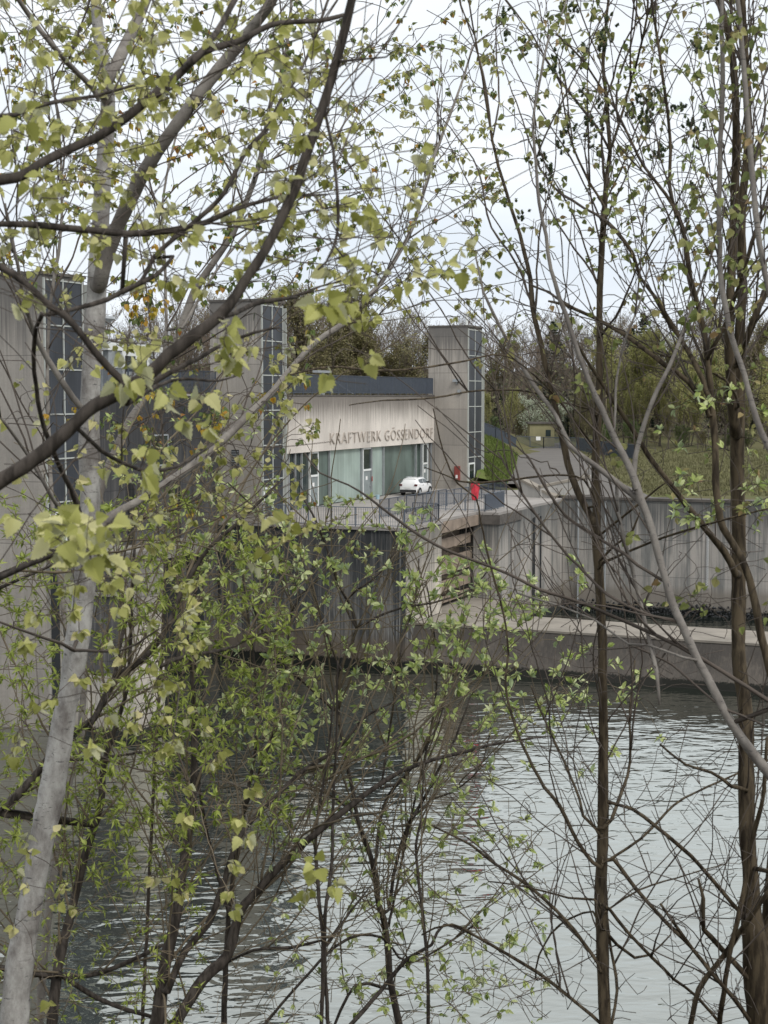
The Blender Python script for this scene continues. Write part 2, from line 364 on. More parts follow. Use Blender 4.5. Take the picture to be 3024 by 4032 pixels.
# ---- weir block between the left and the middle tower
L1 = (0, -62, 0)
weir = thing('weir_block', 'dark stained concrete weir wall between the left and middle towers', 'dam wall', L1)
part(weir, L1, 'wall', MB().box(-9, 0, -61.7, -41.05, -3, 17.7), M_BACK)
part(weir, L1, 'coping', MB().box(-.5, .12, -61.65, -41.1, 17.703, 17.85), M_SLAB)
ya_ = s_at(597, 0)
part(weir, L1, 'window', MB().box(-.1, .03, ya_, ya_ + 1.9, 13.4, 15.2), M_DGLASS)
part(weir, L1, 'window_frame', MB().box(.0, .06, ya_ - .08, ya_ + .02, 13.3, 15.3).box(.0, .06, ya_ + 1.88, ya_ + 1.98, 13.3, 15.3).box(.0, .058, ya_ + .02, ya_ + 1.88, 15.2, 15.3).box(.0, .058, ya_ + .02, ya_ + 1.88, 13.3, 13.4), M_GREY)
for yy in (-58, -52.5, -47): part(weir, L1, 'buttress', MB().box(.002, .5, yy, yy + .7, -3, 12.5), M_BACK)
part(weir, L1, 'outlet_lintel', MB().box(.003, 1.2, -56.9, -43.0, 7.6, 8.6), M_PIER)
part(weir, L1, 'outlet_shade', MB().box(.001, .1, -56.5, -43.4, 1, 7.59), M_DARK)  # near-black slab on the wall, painting the shade inside the outlet

# ---- towers
def tower(y0, y1, nf, nb, label, zt=24.0, extra=None, z0=9.2, full=False):
    loc = ((nf + nb) / 2, (y0 + y1) / 2, z0)
    r = thing('stair_tower', label, 'tower', loc, 'concrete stair towers of the power station')
    zb = -3 if full else z0 - .02
    part(r, loc, 'tower_wall', MB().box(nb, nf, y0, y1, zb, zt), M_TOWER)
    part(r, loc, 'roof_slab', MB().box(nb - .05, nf + .12, y0 - .05, y1 + .06, zt + .002, zt + .16), M_COPE)
    # glazed strip on the front
    zl = [9.25, 12.1, 14.4, 16.75, 19.1, 21.4, 23.75]
    fr = MB(); n0 = nf + .004
    w0, w1 = y0 + .12, y1 - .28
    for k, z in enumerate(zl): fr.box(n0, n0 + .10, w0 + .1, w1 - .1, z - .035, z + .035)
    mid = w0 + (w1 - w0) * .48
    for y in (w0, mid, w1): fr.box(n0, n0 + .11, y - .04, y + .04, 9.2, 23.85)
    st = part(r, loc, 'glazed_strip', MB().box(n0 - .001, n0 + .05, w0, w1, 9.22, 23.8), M_LOUV)
    part(r, loc, 'window_frame', fr, M_FRAME, st)
    part(r, loc, 'corner_fin', MB().box(nf - .3, nf + .22, y1 + .004, y1 + .06, z0, zt - .3), M_FRAME)
    d = part(r, loc, 'tower_door', MB().box(n0 + .051, n0 + .08, w0 + .06, mid - .06, 9.25, 11.6), M_DGLASS)
    part(r, loc, 'door_frame', MB().box(n0 + .051, n0 + .13, w0 + .06, w0 + .2, 9.25, 11.6).box(n0 + .051, n0 + .13, mid - .2, mid - .06, 9.25, 11.6).box(n0 + .051, n0 + .129, w0 + .2, mid - .2, 11.45, 11.6).box(n0 + .051, n0 + .129, w0 + .2, mid - .2, 9.25, 9.6), M_WHITE, d)
    if extra: extra(r, loc, y0, nf)
    return r
def ex_right(r, loc, y0, nf):
    part(r, loc, 'floodlight', MB().box(1.9, 2.5, y0 - .35, y0 - .02, 19.0, 19.25).box(2.15, 2.25, y0 - .2, y0 - .003, 18.8, 19.0), M_GREY)
    part(r, loc, 'junction_box', MB().box(2.3, 2.6, y0 - .14, y0 - .003, 17.9, 18.3), M_GREY)
    part(r, loc, 'hydrant_cabinet', MB().box(2.05, 2.55, y0 - .25, y0 - .003, 10.0, 11.3).box(2.1, 2.5, y0 - .27, y0 - .251, 10.05, 11.25), M_REDBOX)
    part(r, loc, 'notice', MB().box(2.2, 2.4, y0 - .29, y0 - .271, 10.2, 10.5), M_SIGNW)
    a = MB(); a.tube([Vector((2.9, y0 + .6, 24.1)), Vector((2.9, y0 + .6, 25.3))], [.12, .12], 8).tube([Vector((2.9, y0 + .6, 25.3)), Vector((2.9, y0 + .6, 26.6))], [.05, .03], 6).box(2.7, 3.1, y0 + .4, y0 + .8, 25.2, 25.32)
    part(r, loc, 'antenna', a, M_WHITE)
def ex_mid(r, loc, y0, nf):
    v = part(r, loc, 'ventilation_louvre', MB().box(1.0, 1.55, y0 - .06, y0 - .003, 13.0, 14.1), M_DARK)
    b = MB()
    for k in range(9): b.box(1.02, 1.53, y0 - .1, y0 - .061, 13.05 + k * .115, 13.1 + k * .115)
    part(r, loc, 'louvre_slats', b, M_GREY, v)
tower(0, 4.1, 3.2, -.6, 'farthest stair tower with red cabinet and antenna, right of the lettering', extra=ex_right)
tower(-41.0, -37.55, 3.2, -.6, 'middle stair tower with a small louvre, left of the lettering', extra=ex_mid)
tower(-65.6, -61.72, 3.2, -1, 'nearest stair tower at the left edge, behind the pale trunk', full=True)

# ---- plaza platform and its walls
LP = (6, -20, 0)
pl = thing('plaza_platform', 'dark streaked concrete platform wall carrying the paved forecourt', 'platform', LP)
part(pl, LP, 'wall', MB().prism([(-8.9, -40.98), (13.6, -40.98), (13.6, -34.5), (10.4, -34.5), (10.4, -.05), (-8.9, -.05)], -3, 9.0), M_PLAZA)
part(pl, LP, 'pavement', MB().box(-.25, 13.75, -41.1, -34.4, 9.003, 9.2).box(-.251, 13.2, -34.399, -25.9, 9.003, 9.2).box(-.25, 14.9, -25.899, 40, 9.003, 9.2), M_SLAB)
part(pl, LP, 'bridge_beam', MB().box(12.55, 13.35, -34.49, -25.81, 8.25, 8.98), M_STEEL)
part(pl, LP, 'end_wall', MB().box(10.41, 13.598, -34.499, -34.3, -3, 8.99), M_PIER)
part(pl, LP, 'pale_end_face', MB().box(13.601, 13.66, -40.9, -34.52, 2.9, 8.9), M_PIER)
part(pl, LP, 'outlet_floor', MB().box(10.42, 16.4, -38.9, -25.85, -3, 2.80), M_DIVTOP)
part(pl, LP, 'drain_pipe', MB().tube([W(0, 0, 0) * 0 + Vector((-.9 + 1.0, -41.2, -2)), Vector((.1, -41.2, 9))], [.09, .09], 8), M_DARK)
part(pl, LP, 'recess', MB().box(-2.2, .0, -41.03, -40.985, -2, 8.9), M_PIER)
LQ = (12, -10, 0)
pq = thing('lock_head_pier', 'streaked concrete pier with brown cap right of the steel gate', 'pier', LQ)
part(pq, LQ, 'pier_wall', MB().box(12.9, 14.9, -25.8, -20.5, -3, 8.3).box(12.9, 14.9, -20.499, 30, -3, 8.99).box(10.45, 12.89, -25.0, 30, -3, 8.95), M_WALL)
part(pq, LQ, 'pier_cap', MB().box(12.85, 15.0, -25.9, -20.5, 8.303, 8.98), M_COPE)
part(pq, LQ, 'vertical_dark_strip', MB().box(14.901, 14.96, -17.5, -16.9, -1, 8.2).box(14.901, 14.96, -15.5, -15.2, -1, 8.2), M_DARK)  # two raised near-black strips on the side face
# steel gate
LG = (11.8, -34.4, 2.9)
gt = thing('sluice_gate', 'brown ribbed steel gate standing in the concrete opening', 'gate', LG)
part(gt, LG, 'skin_plate', MB().box(11.7, 11.85, -34.25, -25.9, 2.81, 8.2), M_STEEL)
for z, h_, dpt in ((7.3, .5, .8), (5.75, .8, .9), (4.3, .5, .8), (3.3, .3, .7)):
    part(gt, LG, 'girder', MB().box(11.852, 11.852 + dpt, -34.2, -25.95, z, z + .10).box(11.852 + dpt + .002, 11.852 + dpt + .1, -34.2, -25.95, z - h_ * .7, z + h_ * .8), M_STEEL)
for yy in (-33.6, -31.5, -29.4, -27.3): part(gt, LG, 'stiffener', MB().box(11.852, 11.75, yy, yy + .12, 2.9, 8.1), M_STEEL)
# divider
LD = (20, -38, 0)
dv = thing('divider_wall', 'low brown concrete divider wall running right across the water', 'wall', LD)
vv = [(13.4, -41.2, -3), (90, -41.6, -3), (90, -36.6, -3), (13.4, -33.5, -3), (13.4, -39.4, 2.72), (90, -39.7, 2.72), (90, -37.2, 2.72), (13.4, -33.6, 2.72)]
b = MB(); b.v = vv; b.f = [(0, 3, 2, 1), (4, 5, 6, 7), (0, 1, 5, 4), (1, 2, 6, 5), (2, 3, 7, 6), (3, 0, 4, 7)]
part(dv, LD, 'wall_body', b, M_DIV)
b = MB(); b.v = [(13.65, -39.45, 2.723), (90, -39.75, 2.723), (90, -37.15, 2.723), (16.41, -33.55, 2.723), (13.65, -33.5, 2.723), (13.65, -39.45, 2.86), (90, -39.75, 2.86), (90, -37.15, 2.86), (16.41, -33.55, 2.86), (13.65, -33.5, 2.86)]
b.f = [(4, 3, 2, 1, 0), (5, 6, 7, 8, 9)] + [(i, (i + 1) % 5, 5 + (i + 1) % 5, 5 + i) for i in range(5)]
part(dv, LD, 'wall_top', b, M_DIVTOP)
# lock wall
LW = (40, -9, 0)
lw = thing('lock_wall', 'long pale streaked concrete wall behind the still dark water', 'wall', LW)
part(lw, LW, 'wall_body', MB().box(14.91, 400, -9.1, -7.8, -3, 9.2), M_WALL)
part(lw, LW, 'coping', MB().box(14.905, 400, -9.18, -7.78, 9.203, 9.42), M_COPE)
for xx in (16.3, 18.6): part(lw, LW, 'vertical_pipe', MB().tube([Vector((xx, -9.25, -1)), Vector((xx, -9.25, 9.1))], [.08, .08], 8), M_GREY)
gp = W(0, 0, 0); xg = 27.0
g_ = thing('staff_gauge', 'white level gauge strip fixed to the pale lock wall', 'gauge', (xg, -9.2, 0))
b = MB().box(xg - .09, xg + .09, -9.17, -9.12, 2.2, 8.2); part(g_, (xg, -9.2, 0), 'board', b, M_SIGNW)
b = MB()
for k in range(58): b.box(xg - .085 if k % 2 else xg, xg if k % 2 else xg + .085, -9.19, -9.172, 2.25 + k * .1, 2.31 + k * .1)
part(g_, (xg, -9.2, 0), 'scale_marks', b, M_DARK)
# mossy mussel crust / debris at the lock wall waterline
rng = random.Random(5); b = MB()
for k in range(1800):
    x = 15 + rng.random() ** 1.3 * 45; z = rng.random() ** 2.2 * .95 - .05; r = rng.uniform(.05, .16)
    c = Vector((x, -9.12 - rng.random() * .15, z)); bq = len(b.v)
    for i in range(6):
        d = Vector(((1, 0, 0), (-1, 0, 0), (0, 1, 0), (0, -1, 0), (0, 0, 1), (0, 0, -1))[i]) * r * rng.uniform(.6, 1.3); b.v.append(tuple(c + d))
    for a in ((0, 2, 4), (2, 1, 4), (1, 3, 4), (3, 0, 4), (2, 0, 5), (1, 2, 5), (3, 1, 5), (0, 3, 5)): b.f.append(tuple(bq + i for i in a))
o = b.build('weed_crust', M_DARK); o.matrix_world = PM; tag(o, 'dark weed crust along the waterline of the lock wall', 'weed', kind='stuff')
# big weir pier nose at the left
LN = (6, -64, 0)
pn = thing('weir_pier', 'massive pale weir pier standing in the water at lower left', 'pier', LN)
part(pn, LN, 'pier_body', MB().prism([(3.21, -65.6), (8.5, -65.6), (8.5, -62.6), (3.21, -62.6)], -3, 9.4), M_PIER)
part(pn, LN, 'pier_coping', MB().box(3.3, 8.65, -65.7, -62.5, 9.403, 9.75), M_PIER)
part(pn, LN, 'stained_side', MB().box(4.9, 7.7, -65.64, -65.603, 3.4, 9.3), M_BACK)
part(pn, LN, 'stop_log_slot_shade', MB().box(3.5, 4.0, -65.65, -65.604, -2, 9.3), M_DARK)  # flat near-black strip painting the shade of the groove
part(pn, LN, 'pier_top_step', MB().box(5.6, 8.55, -65.75, -62.6, 7.4, 7.6), M_PIER)

# ---- railings
def railing(label, pts, z, h=1.27, sp=.125, mat=M_RAIL, post=1.6, bw=.018, cat='railing', panel=False):
    c = pts[0]; loc = (c[0], c[1], z)
    r = thing('railing', label, cat, loc)
    tr = MB(); br = MB(); bars = MB(); posts = []
    for (x0, y0), (x1, y1) in zip(pts, pts[1:]):
        L = math.hypot(x1 - x0, y1 - y0); dx, dy = (x1 - x0) / L, (y1 - y0) / L
        tr.bar((x0, y0, z + h), (x1, y1, z + h), .07, .05); br.bar((x0, y0, z + .12), (x1, y1, z + .12), .05, .04)
        k = 0
        while k * sp < L:
            x, y = x0 + dx * k * sp, y0 + dy * k * sp; bars.bar((x, y, z + .1), (x, y, z + h), bw, .05 if False else bw); k += 1
        npst = max(1, round(L / post))
        for i in range(npst + 1): posts.append((x0 + dx * L * i / npst, y0 + dy * L * i / npst))
    part(r, loc, 'top_rail', tr, mat); part(r, loc, 'bottom_rail', br, mat); part(r, loc, 'balusters', bars, mat)
    if panel:
        (xa, ya_), (xb_, yb_) = pts[-2:]; part(r, loc, 'side_panel', MB().box(xa + .03, xa + .05, ya_ + .08, yb_ - .08, z + .15, z + h - .08), M_DRAIL)
    for x, y in posts: part(r, loc, 'post', MB().bar((x, y, z), (x, y, z + h + .005), .06), mat)
    return r
railing('long light railing along the platform edge above the dark streaked wall', [(3.3, -41.0), (13.5, -41.0)], 9.2, 1.27, .16)
railing('short railing turning the platform corner beside the brown bridge beam', [(13.5, -40.9), (13.5, -34.6), (11.6, -34.6)], 9.2, 1.2, .14, M_DRAIL)
railing('dark railing leading away behind the willow leaves in front of the car', [(9, -34.3), (9, -21)], 9.2, 1.3, .12, M_DRAIL)
railing('dark inner railing leading away toward the farthest tower', [(9, -20.9), (9, -6)], 9.2, 1.2, .14, M_DRAIL)
railing('corner railing around the pier head with dark side panel', [(9.1, -25.5), (13.7, -25.5), (13.7, -21.0)], 9.2, 1.3, .15, panel=True)
railing('dark roof railing above the lettered concrete panel', [(-.1, -37.3), (-.1, -.2)], 17.83, 1.5, .11, M_DRAIL, bw=.03)
railing('dark roof railing above the weir wall left of the middle tower', [(-.1, -61.5), (-.1, -41.2)], 17.86, 1.5, .12, M_DRAIL, bw=.03)

# ---- roof equipment
LB = (-4, -20, 17.83)
e = thing('hoist_winch', 'small grey hoist frame on the roof behind the dark railing', 'machine', LB)
part(e, LB, 'mast', MB().box(-3.1, -2.8, -18.2, -17.9, 17.83, 19.6), M_GREY)
part(e, LB, 'crossbeam', MB().box(-3.2, -2.7, -19.4, -16.8, 19.605, 19.8), M_GREY)
part(e, LB, 'cabinet', MB().box(-3.6, -2.5, -27.5, -25.5, 17.83, 18.9), M_WHITE)
part(e, LB, 'brace', MB().bar((-2.9, -17.7, 19.5), (-2.9, -12, 17.9), .08), M_GREY)
LC = (-5, -46, 17.83)
e = thing('gantry_crane', 'white gantry crane with cab on the dam crest left of the middle tower', 'crane', LC)
part(e, LC, 'cab', MB().box(-5.5, -3.4, -47.5, -44.2, 18.0, 20.6), M_WHITE)
part(e, LC, 'cab_window', MB().box(-3.399, -3.36, -47.2, -46, 19.3, 20.3).box(-3.399, -3.36, -45.6, -44.6, 19.3, 20.3), M_DGLASS)
part(e, LC, 'leg', MB().box(-3.9, -3.5, -49.0, -48.6, 17.83, 21.2), M_GREY); part(e, LC, 'leg', MB().box(-3.9, -3.5, -44.0, -43.6, 17.83, 21.2), M_GREY)
part(e, LC, 'crossbeam', MB().box(-4.0, -3.4, -49.2, -42.5, 20.62, 21.1), M_WHITE)
LE = (-4.5, -54, 17.83)
e = thing('tilted_roof_panel', 'tilted light grey canopy panel on the dam crest behind the forked trunk', 'canopy', LE)
b = MB(); b.bar((-7, -52.5, 20.2), (-2.5, -52.5, 22.6), 5.5, .18); part(e, LE, 'panel', b, M_GREY)
for yy in (-54.5, -50.5): part(e, LE, 'support', MB().box(-4.6, -4.4, yy, yy + .15, 17.83, 21.3), M_WHITE)

# ---- life ring in a red cover, on the corner railing
LR = (13.2, -25.62, 9.2)
e = thing('life_ring_holder', 'bright red draped life ring holder on the railing corner', 'rescue kit', LR)
b = MB(); pts = []
prof = [(9.45, .22), (9.6, .30), (9.9, .34), (10.2, .38), (10.6, .4), (11.0, .44), (11.25, .42), (11.36, .25)]
rr = random.Random(3)
for i, (z, r) in enumerate(prof):
    z = 10.05 + (z - 9.45) * .72; r *= .75
    for k in range(14):
        a = 2 * math.pi * k / 14; q = r * (1 + .16 * math.sin(a * 5 + z * 3) + rr.uniform(-.05, .05)); b.v.append((13.0 + q * math.cos(a) * 1.0, -25.75 + q * math.sin(a) * .5, z))
for i in range(len(prof) - 1):
    for k in range(14): b.f.append((i * 14 + k, i * 14 + (k + 1) % 14, (i + 1) * 14 + (k + 1) % 14, (i + 1) * 14 + k))
b.f += [tuple(range(13, -1, -1)), tuple((len(prof) - 1) * 14 + k for k in range(14))]
part(e, LR, 'red_cover', b, M_RED); part(e, LR, 'pole', MB().tube([Vector((13, -25.7, 9.2)), Vector((13, -25.7, 11.2))], [.04, .04], 6), M_GREY)

# ---- the white car
LCAR = (1.75, -9.0, 9.205)
car = thing('parked_car', 'small white hatchback parked in front of the green folding door', 'car', (LCAR[0], LCAR[1], LCAR[2]), rz=0)
M_PAINT = plain('white car paint', (.80, .80, .80), .25, var=.02, spec=.6); M_TYRE = plain('tyre rubber', (.02, .02, .02), .9)
M_TRIM = plain('black plastic trim', (.03, .03, .032), .6); M_LAMP = plain('dark red tail lamp', (.10, .01, .012), .2, spec=.8)
# car frame: x across, y forward (away), z up
secs = [(-1.86, .30, .70, .72, .74, .60), (-1.80, .28, .98, 1.02, .79, .66), (-1.66, .27, 1.02, 1.20, .81, .64), (-1.38, .26, 1.02, 1.47, .82, .60), (-.6, .26, .99, 1.54, .82, .62), (.2, .26, .97, 1.52, .82, .62),
        (.62, .26, .96, 1.40, .82, .60), (1.08, .26, .95, 1.08, .81, .66), (1.45, .28, .90, .95, .79, .70), (1.78, .30, .78, .80, .74, .62), (1.87, .34, .60, .62, .66, .55)]
b = MB()
for (y, zb, zw, zt, hw, ht) in secs:
    ring = [(-hw * .92, zb), (-hw, zb + .18), (-hw, (zb + zw) / 2), (-hw * .98, zw), (-ht, zt - .05), (-ht * .75, zt), (ht * .75, zt), (ht, zt - .05), (hw * .98, zw), (hw, (zb + zw) / 2), (hw, zb + .18), (hw * .92, zb)]
    for x, z in ring: b.v.append((x, y, z))
nr = 12
for i in range(len(secs) - 1):
    for k in range(nr): b.f.append((i * nr + k, i * nr + (k + 1) % nr, (i + 1) * nr + (k + 1) % nr, (i + 1) * nr + k))
b.f += [tuple(range(nr - 1, -1, -1)), tuple((len(secs) - 1) * nr + k for k in range(nr))]
body = b.build('body', M_PAINT, car, smooth=True)
bm_ = body.modifiers.new('bevel', 'BEVEL'); bm_.width = .03; bm_.segments = 2
MB().quad((-.56, -1.685, 1.08), (.56, -1.685, 1.08), (.5, -1.44, 1.42), (-.5, -1.44, 1.42)).quad((-.5, -1.44, 1.42), (.5, -1.44, 1.42), (.56, -1.685, 1.08), (-.56, -1.685, 1.08)).build('rear_window', M_DGLASS, car)
for sx in (-1, 1):
    X = lambda z: sx * (.806 - (z - .97) * .34 + .008)
    q = MB(); q.quad((X(1.04), -1.25, 1.04), (X(1.04), -.32, 1.04), (X(1.42), -.32, 1.42), (X(1.38), -1.18, 1.38)); q.build('side_window', M_DGLASS, car)
    q = MB(); q.quad((X(1.04), -.24, 1.04), (X(1.04), .82, 1.04), (X(1.40), .36, 1.38), (X(1.42), -.24, 1.42)); q.build('side_window', M_DGLASS, car)
    q = MB().box(sx * .70 - .13, sx * .70 + .13, -1.875, -1.79, .84, 1.0); q.build('tail_lamp', M_LAMP, car)
    for yy in (-1.2, 1.2):
        wv = MB(); wv.tube([Vector((sx * .62, yy, .31)), Vector((sx * .84, yy, .31))], [.31, .31], 20); wh = wv.build('tyre', M_TYRE, car, smooth=False)
        wv = MB(); wv.tube([Vector((sx * .80, yy, .31)), Vector((sx * .86, yy, .31))], [.2, .19], 12); wv.build('rim', M_GREY, wh)
        wv = MB(); aa = [Vector((sx * .835, yy + .37 * math.cos(a), .31 + .37 * math.sin(a))) for a in [math.pi * k / 10 for k in range(11)]]; wv.tube(aa, [.035] * 11, 5); wv.build('wheel_arch', M_TRIM, car)
    q = MB().box(sx * .80 if sx > 0 else -.98, .98 if sx > 0 else -.80, .55, .75, 1.0, 1.16); q.build('wing_mirror', M_TRIM, car)
    MB().bar((sx * .5, -1.1, 1.57), (sx * .5, .2, 1.56), .04).build('roof_rail', M_GREY, car)
    MB().box(sx * .826 - .01, sx * .826 + .01, -.5, -.32, .86, .9).build('door_handle', M_TRIM, car)
MB().box(-.74, .74, -1.9, -1.80, .30, .52).build('rear_bumper', M_TRIM, car)
MB().box(-.26, .26, -1.885, -1.83, .62, .74).build('number_plate', M_SIGNW, car)
car.matrix_world = PM @ Matrix.Translation(Vector(LCAR))
for lc in ((1.0, s_at(1487, 1.0), 9.205),):
    e = thing('bucket', 'small pale blue bucket by the second door', 'bucket', lc)
    q = MB(); q.tube([Vector((0, 0, 0)), Vector((0, 0, .35))], [.14, .18], 12); q.build('bucket_body', plain('pale blue plastic', (.35, .5, .58), .5), e)
    q = MB(); q.tube([Vector((.18 * math.cos(a), 0, .35 + .12 * math.sin(a))) for a in [math.pi * i / 8 for i in range(9)]], [.01] * 9, 4); q.build('bucket_handle', M_GREY, e)

# ================================================================ land beyond: road, grass bank, walls, fences, hut
def poly_patch(name, mat, pxs, kind='structure', lift=.03, sub=14):
    """strip between two image-traced lines (pairs of px,py,depth) laid on the land"""
    b = MB(); n = len(pxs)
    for (a, c) in pxs:
        A = P(*a); Cc = P(*c)
        for k in range(sub + 1):
            p = A.lerp(Cc, k / sub); b.v.append((p.x, p.y, p.z + lift))
    for i in range(n - 1):
        for k in range(sub): q = i * (sub + 1) + k; b.f.append((q, q + 1, q + sub + 2, q + sub + 1))
    return b
def on_land(px, D):
    x = (px - 1512) / FOC * D; v = Vector((x, D, 0)) - F1; n = v.dot(NV); y = v.dot(DV)
    return Vector((x, D, gz_far(n, y)))
DS = [121 + k * 2.0 for k in range(52)]
def strip(name, f0, f1, m_, mat, dmin=120):
    b = MB(); rows = [D for D in DS if D >= dmin]
    for D in rows:
        for k in range(m_ + 1):
            x = f0(D) + (f1(D) - f0(D)) * k / m_; v = Vector((x, D, 0)) - F1; n_, y_ = v.dot(NV), v.dot(DV)
            b.v.append((x, D, gz_far(n_, y_)))
    for i in range(len(rows) - 1):
        for k in range(m_):
            q = i * (m_ + 1) + k; c = Vector(b.v[q]) - F1; c2 = Vector(b.v[q + m_ + 1]) - F1
            if c.dot(DV) > -8.8 and (c.dot(NV) > 14.95 or c.dot(DV) > .5) and (c.dot(DV) > 4.3 or c.dot(NV) > 3.3): b.f.append((q, q + 1, q + m_ + 2, q + m_ + 1))
    return tag(b.build(name, mat, smooth=True), kind='structure')
strip('grass_slope', lambda D: x_b(D) - 14, x_b, 24, M_GRASS, 139)
strip('road', x_b, x_r, 12, M_ROAD)
strip('meadow', x_r, lambda D: x_r(D) + 60, 50, M_MEADOW)
# grass blades over the embankment: one sheet of grass plus tufts
def tufts(name, pts, hmin, hmax, mat, label, n_bl=5, wd=.03):
    b = MB(); rg = random.Random(9)
    for p in pts:
        for k in range(n_bl):
            a = rg.uniform(0, 6.28); h = rg.uniform(hmin, hmax); q = p + Vector((rg.uniform(-.2, .2), rg.uniform(-.2, .2), -.03))
            dx = Vector((math.cos(a), math.sin(a), 0)) * wd; tp = q + Vector((math.cos(a + 1.2) * h * .4, math.sin(a + 1.2) * h * .4, h))
            b.quad(q - dx, q + dx, tp)
    return tag(b.build(name, mat), label, 'grass', kind='stuff')
rg = random.Random(2); pts = []
for k in range(5200):
    px = rg.uniform(1880, 2060); D = rg.uniform(140, 185); p = on_land(px, D)
    if p.x < x_b(D) - .2 and not (p.x < 9.5 and D < 147): pts.append(p)
tufts('fresh_grass', pts, .15, .4, M_GRASS, 'fresh green grass on the slope beside the farthest tower', 5, .05)
pts = [on_land(rg.uniform(2330, 3060), rg.uniform(128, 200)) for k in range(9000)]
pts = [p for p in pts if p.x > x_r(p.y) + .3]
tufts('meadow_grass', pts, .12, .35, plain('dry grass', (.15, .145, .07), .9, var=.35, scale=.5), 'dry olive meadow grass beyond the lock wall', 4, .05)
# small concrete wing wall by the tower, wedge retaining wall
def wall_from(px0, D0, px1, D1, top0, top1, zb, label, name='retaining_wall', th=.5, mat=M_WALL, cope=True):
    A = P(px0, top0, D0); Cc = P(px1, top1, D1); base = Vector((A.x, A.y, zb))
    r = thing(name, label, 'wall', base, plant=False)
    d = (Cc - A); d.z = 0; d.normalize(); nn = Vector((-d.y, d.x, 0)) * th
    if nn.y < 0: nn = -nn
    b = MB(); b.v = [(A.x, A.y, zb), (Cc.x, Cc.y, zb), (Cc.x + nn.x, Cc.y + nn.y, zb), (A.x + nn.x, A.y + nn.y, zb), tuple(A), tuple(Cc), tuple(Cc + nn), tuple(A + nn)]
    b.f = [(0, 3, 2, 1), (4, 5, 6, 7), (0, 1, 5, 4), (1, 2, 6, 5), (2, 3, 7, 6), (3, 0, 4, 7)]
    b.build('wall_body', mat, r, base)
    if cope: MB().bar(A + Vector((0, 0, .12)) + nn / 2, Cc + Vector((0, 0, .12)) + nn / 2, th + .12, .2).build('wall_cap', M_DIVTOP, r, base)
    return r
wall_from(2128, 128.6, 2324, 129.6, 1922, 1880, 9.2, 'light concrete retaining wall with sloping cap above the lock wall', mat=M_RET)
wall_from(2324, 129.7, 2328, 140, 1880, 1870, 9.2, 'short return of the retaining wall beside the road', mat=M_RET, th=.3, cope=False)
wall_from(2040, 130, 2180, 128, 1890, 1962, 9.2, 'sloping concrete stair wall descending behind the pier head', mat=M_RET, th=.9)
wall_from(1893, 150, 1925, 147, 1862, 1868, 9.2, 'small weathered concrete wing wall beside the farthest tower', cope=False)
# fences
def fence(label, stations, h, sp=.14, bw=.04, panel=False):
    pts = [on_land(*s) for s in stations]; base = pts[0].copy()
    r = thing('fence', label, 'fence', base, plant=False); tr = MB(); br = MB(); bars = MB()
    for a, c in zip(pts, pts[1:]):
        L = (c - a).length; U = Vector((0, 0, 1)); tr.bar(a + U * h, c + U * h, .08); br.bar(a + U * .15, c + U * .15, .06)
        k = 0
        while k * sp < L: p = a.lerp(c, k * sp / L); bars.bar(p + U * .1, p + U * h, bw); k += 1
        for q in range(max(1, round(L / 2.4)) + 1):
            p = a.lerp(c, q / max(1, round(L / 2.4))); MB().bar(p - U * .2, p + U * (h + .02), .1).build('fence_post', M_DRAIL, r, base)
    tr.build('top_rail', M_DRAIL, r, base); br.build('bottom_rail', M_DRAIL, r, base); bars.build('balusters', M_DRAIL, r, base)
    return r
fence('dark fence climbing the grass slope right of the farthest tower', [(1900, 176), (1950, 184), (2030, 196)], 1.5)
fence('dark fence with small white sign across the far end of the road', [(2032, 208), (2140, 208), (2270, 206)], 1.5)
fence('dark dense fence on the far wall right of the road', [(2272, 200), (2350, 185), (2500, 176)], 1.7, .1, .07)
e = thing('notice_sign', 'small white notice on the dark fence at the road end', 'sign', on_land(2119, 207.4) + Vector((0, 0, 1.1)), plant=False)
MB().box(-.3, .3, 0, .03, 0, .5).build('sign_plate', M_SIGNW, e); MB().box(-.31, .31, .03, .06, -.01, .51).build('sign_frame', M_GREY, e)
h0 = on_land(2085, 213); h1 = on_land(2182, 213); hz = h0.z
e = thing('hut', 'flat roofed ochre hut behind the fence at the road end', 'hut', h0, plant=False)
b = MB().box(0, h1.x - h0.x, 0, 3.5, -1, 3.1); b.build('wall', M_HUT, e)
MB().box(-.2, h1.x - h0.x + .2, -.2, 3.7, 3.103, 3.35).build('roof', M_COPE, e)
MB().box(h1.x - h0.x - 1.2, h1.x - h0.x - .5, -.03, -.002, 1.4, 2.3).build('window', M_DGLASS, e)
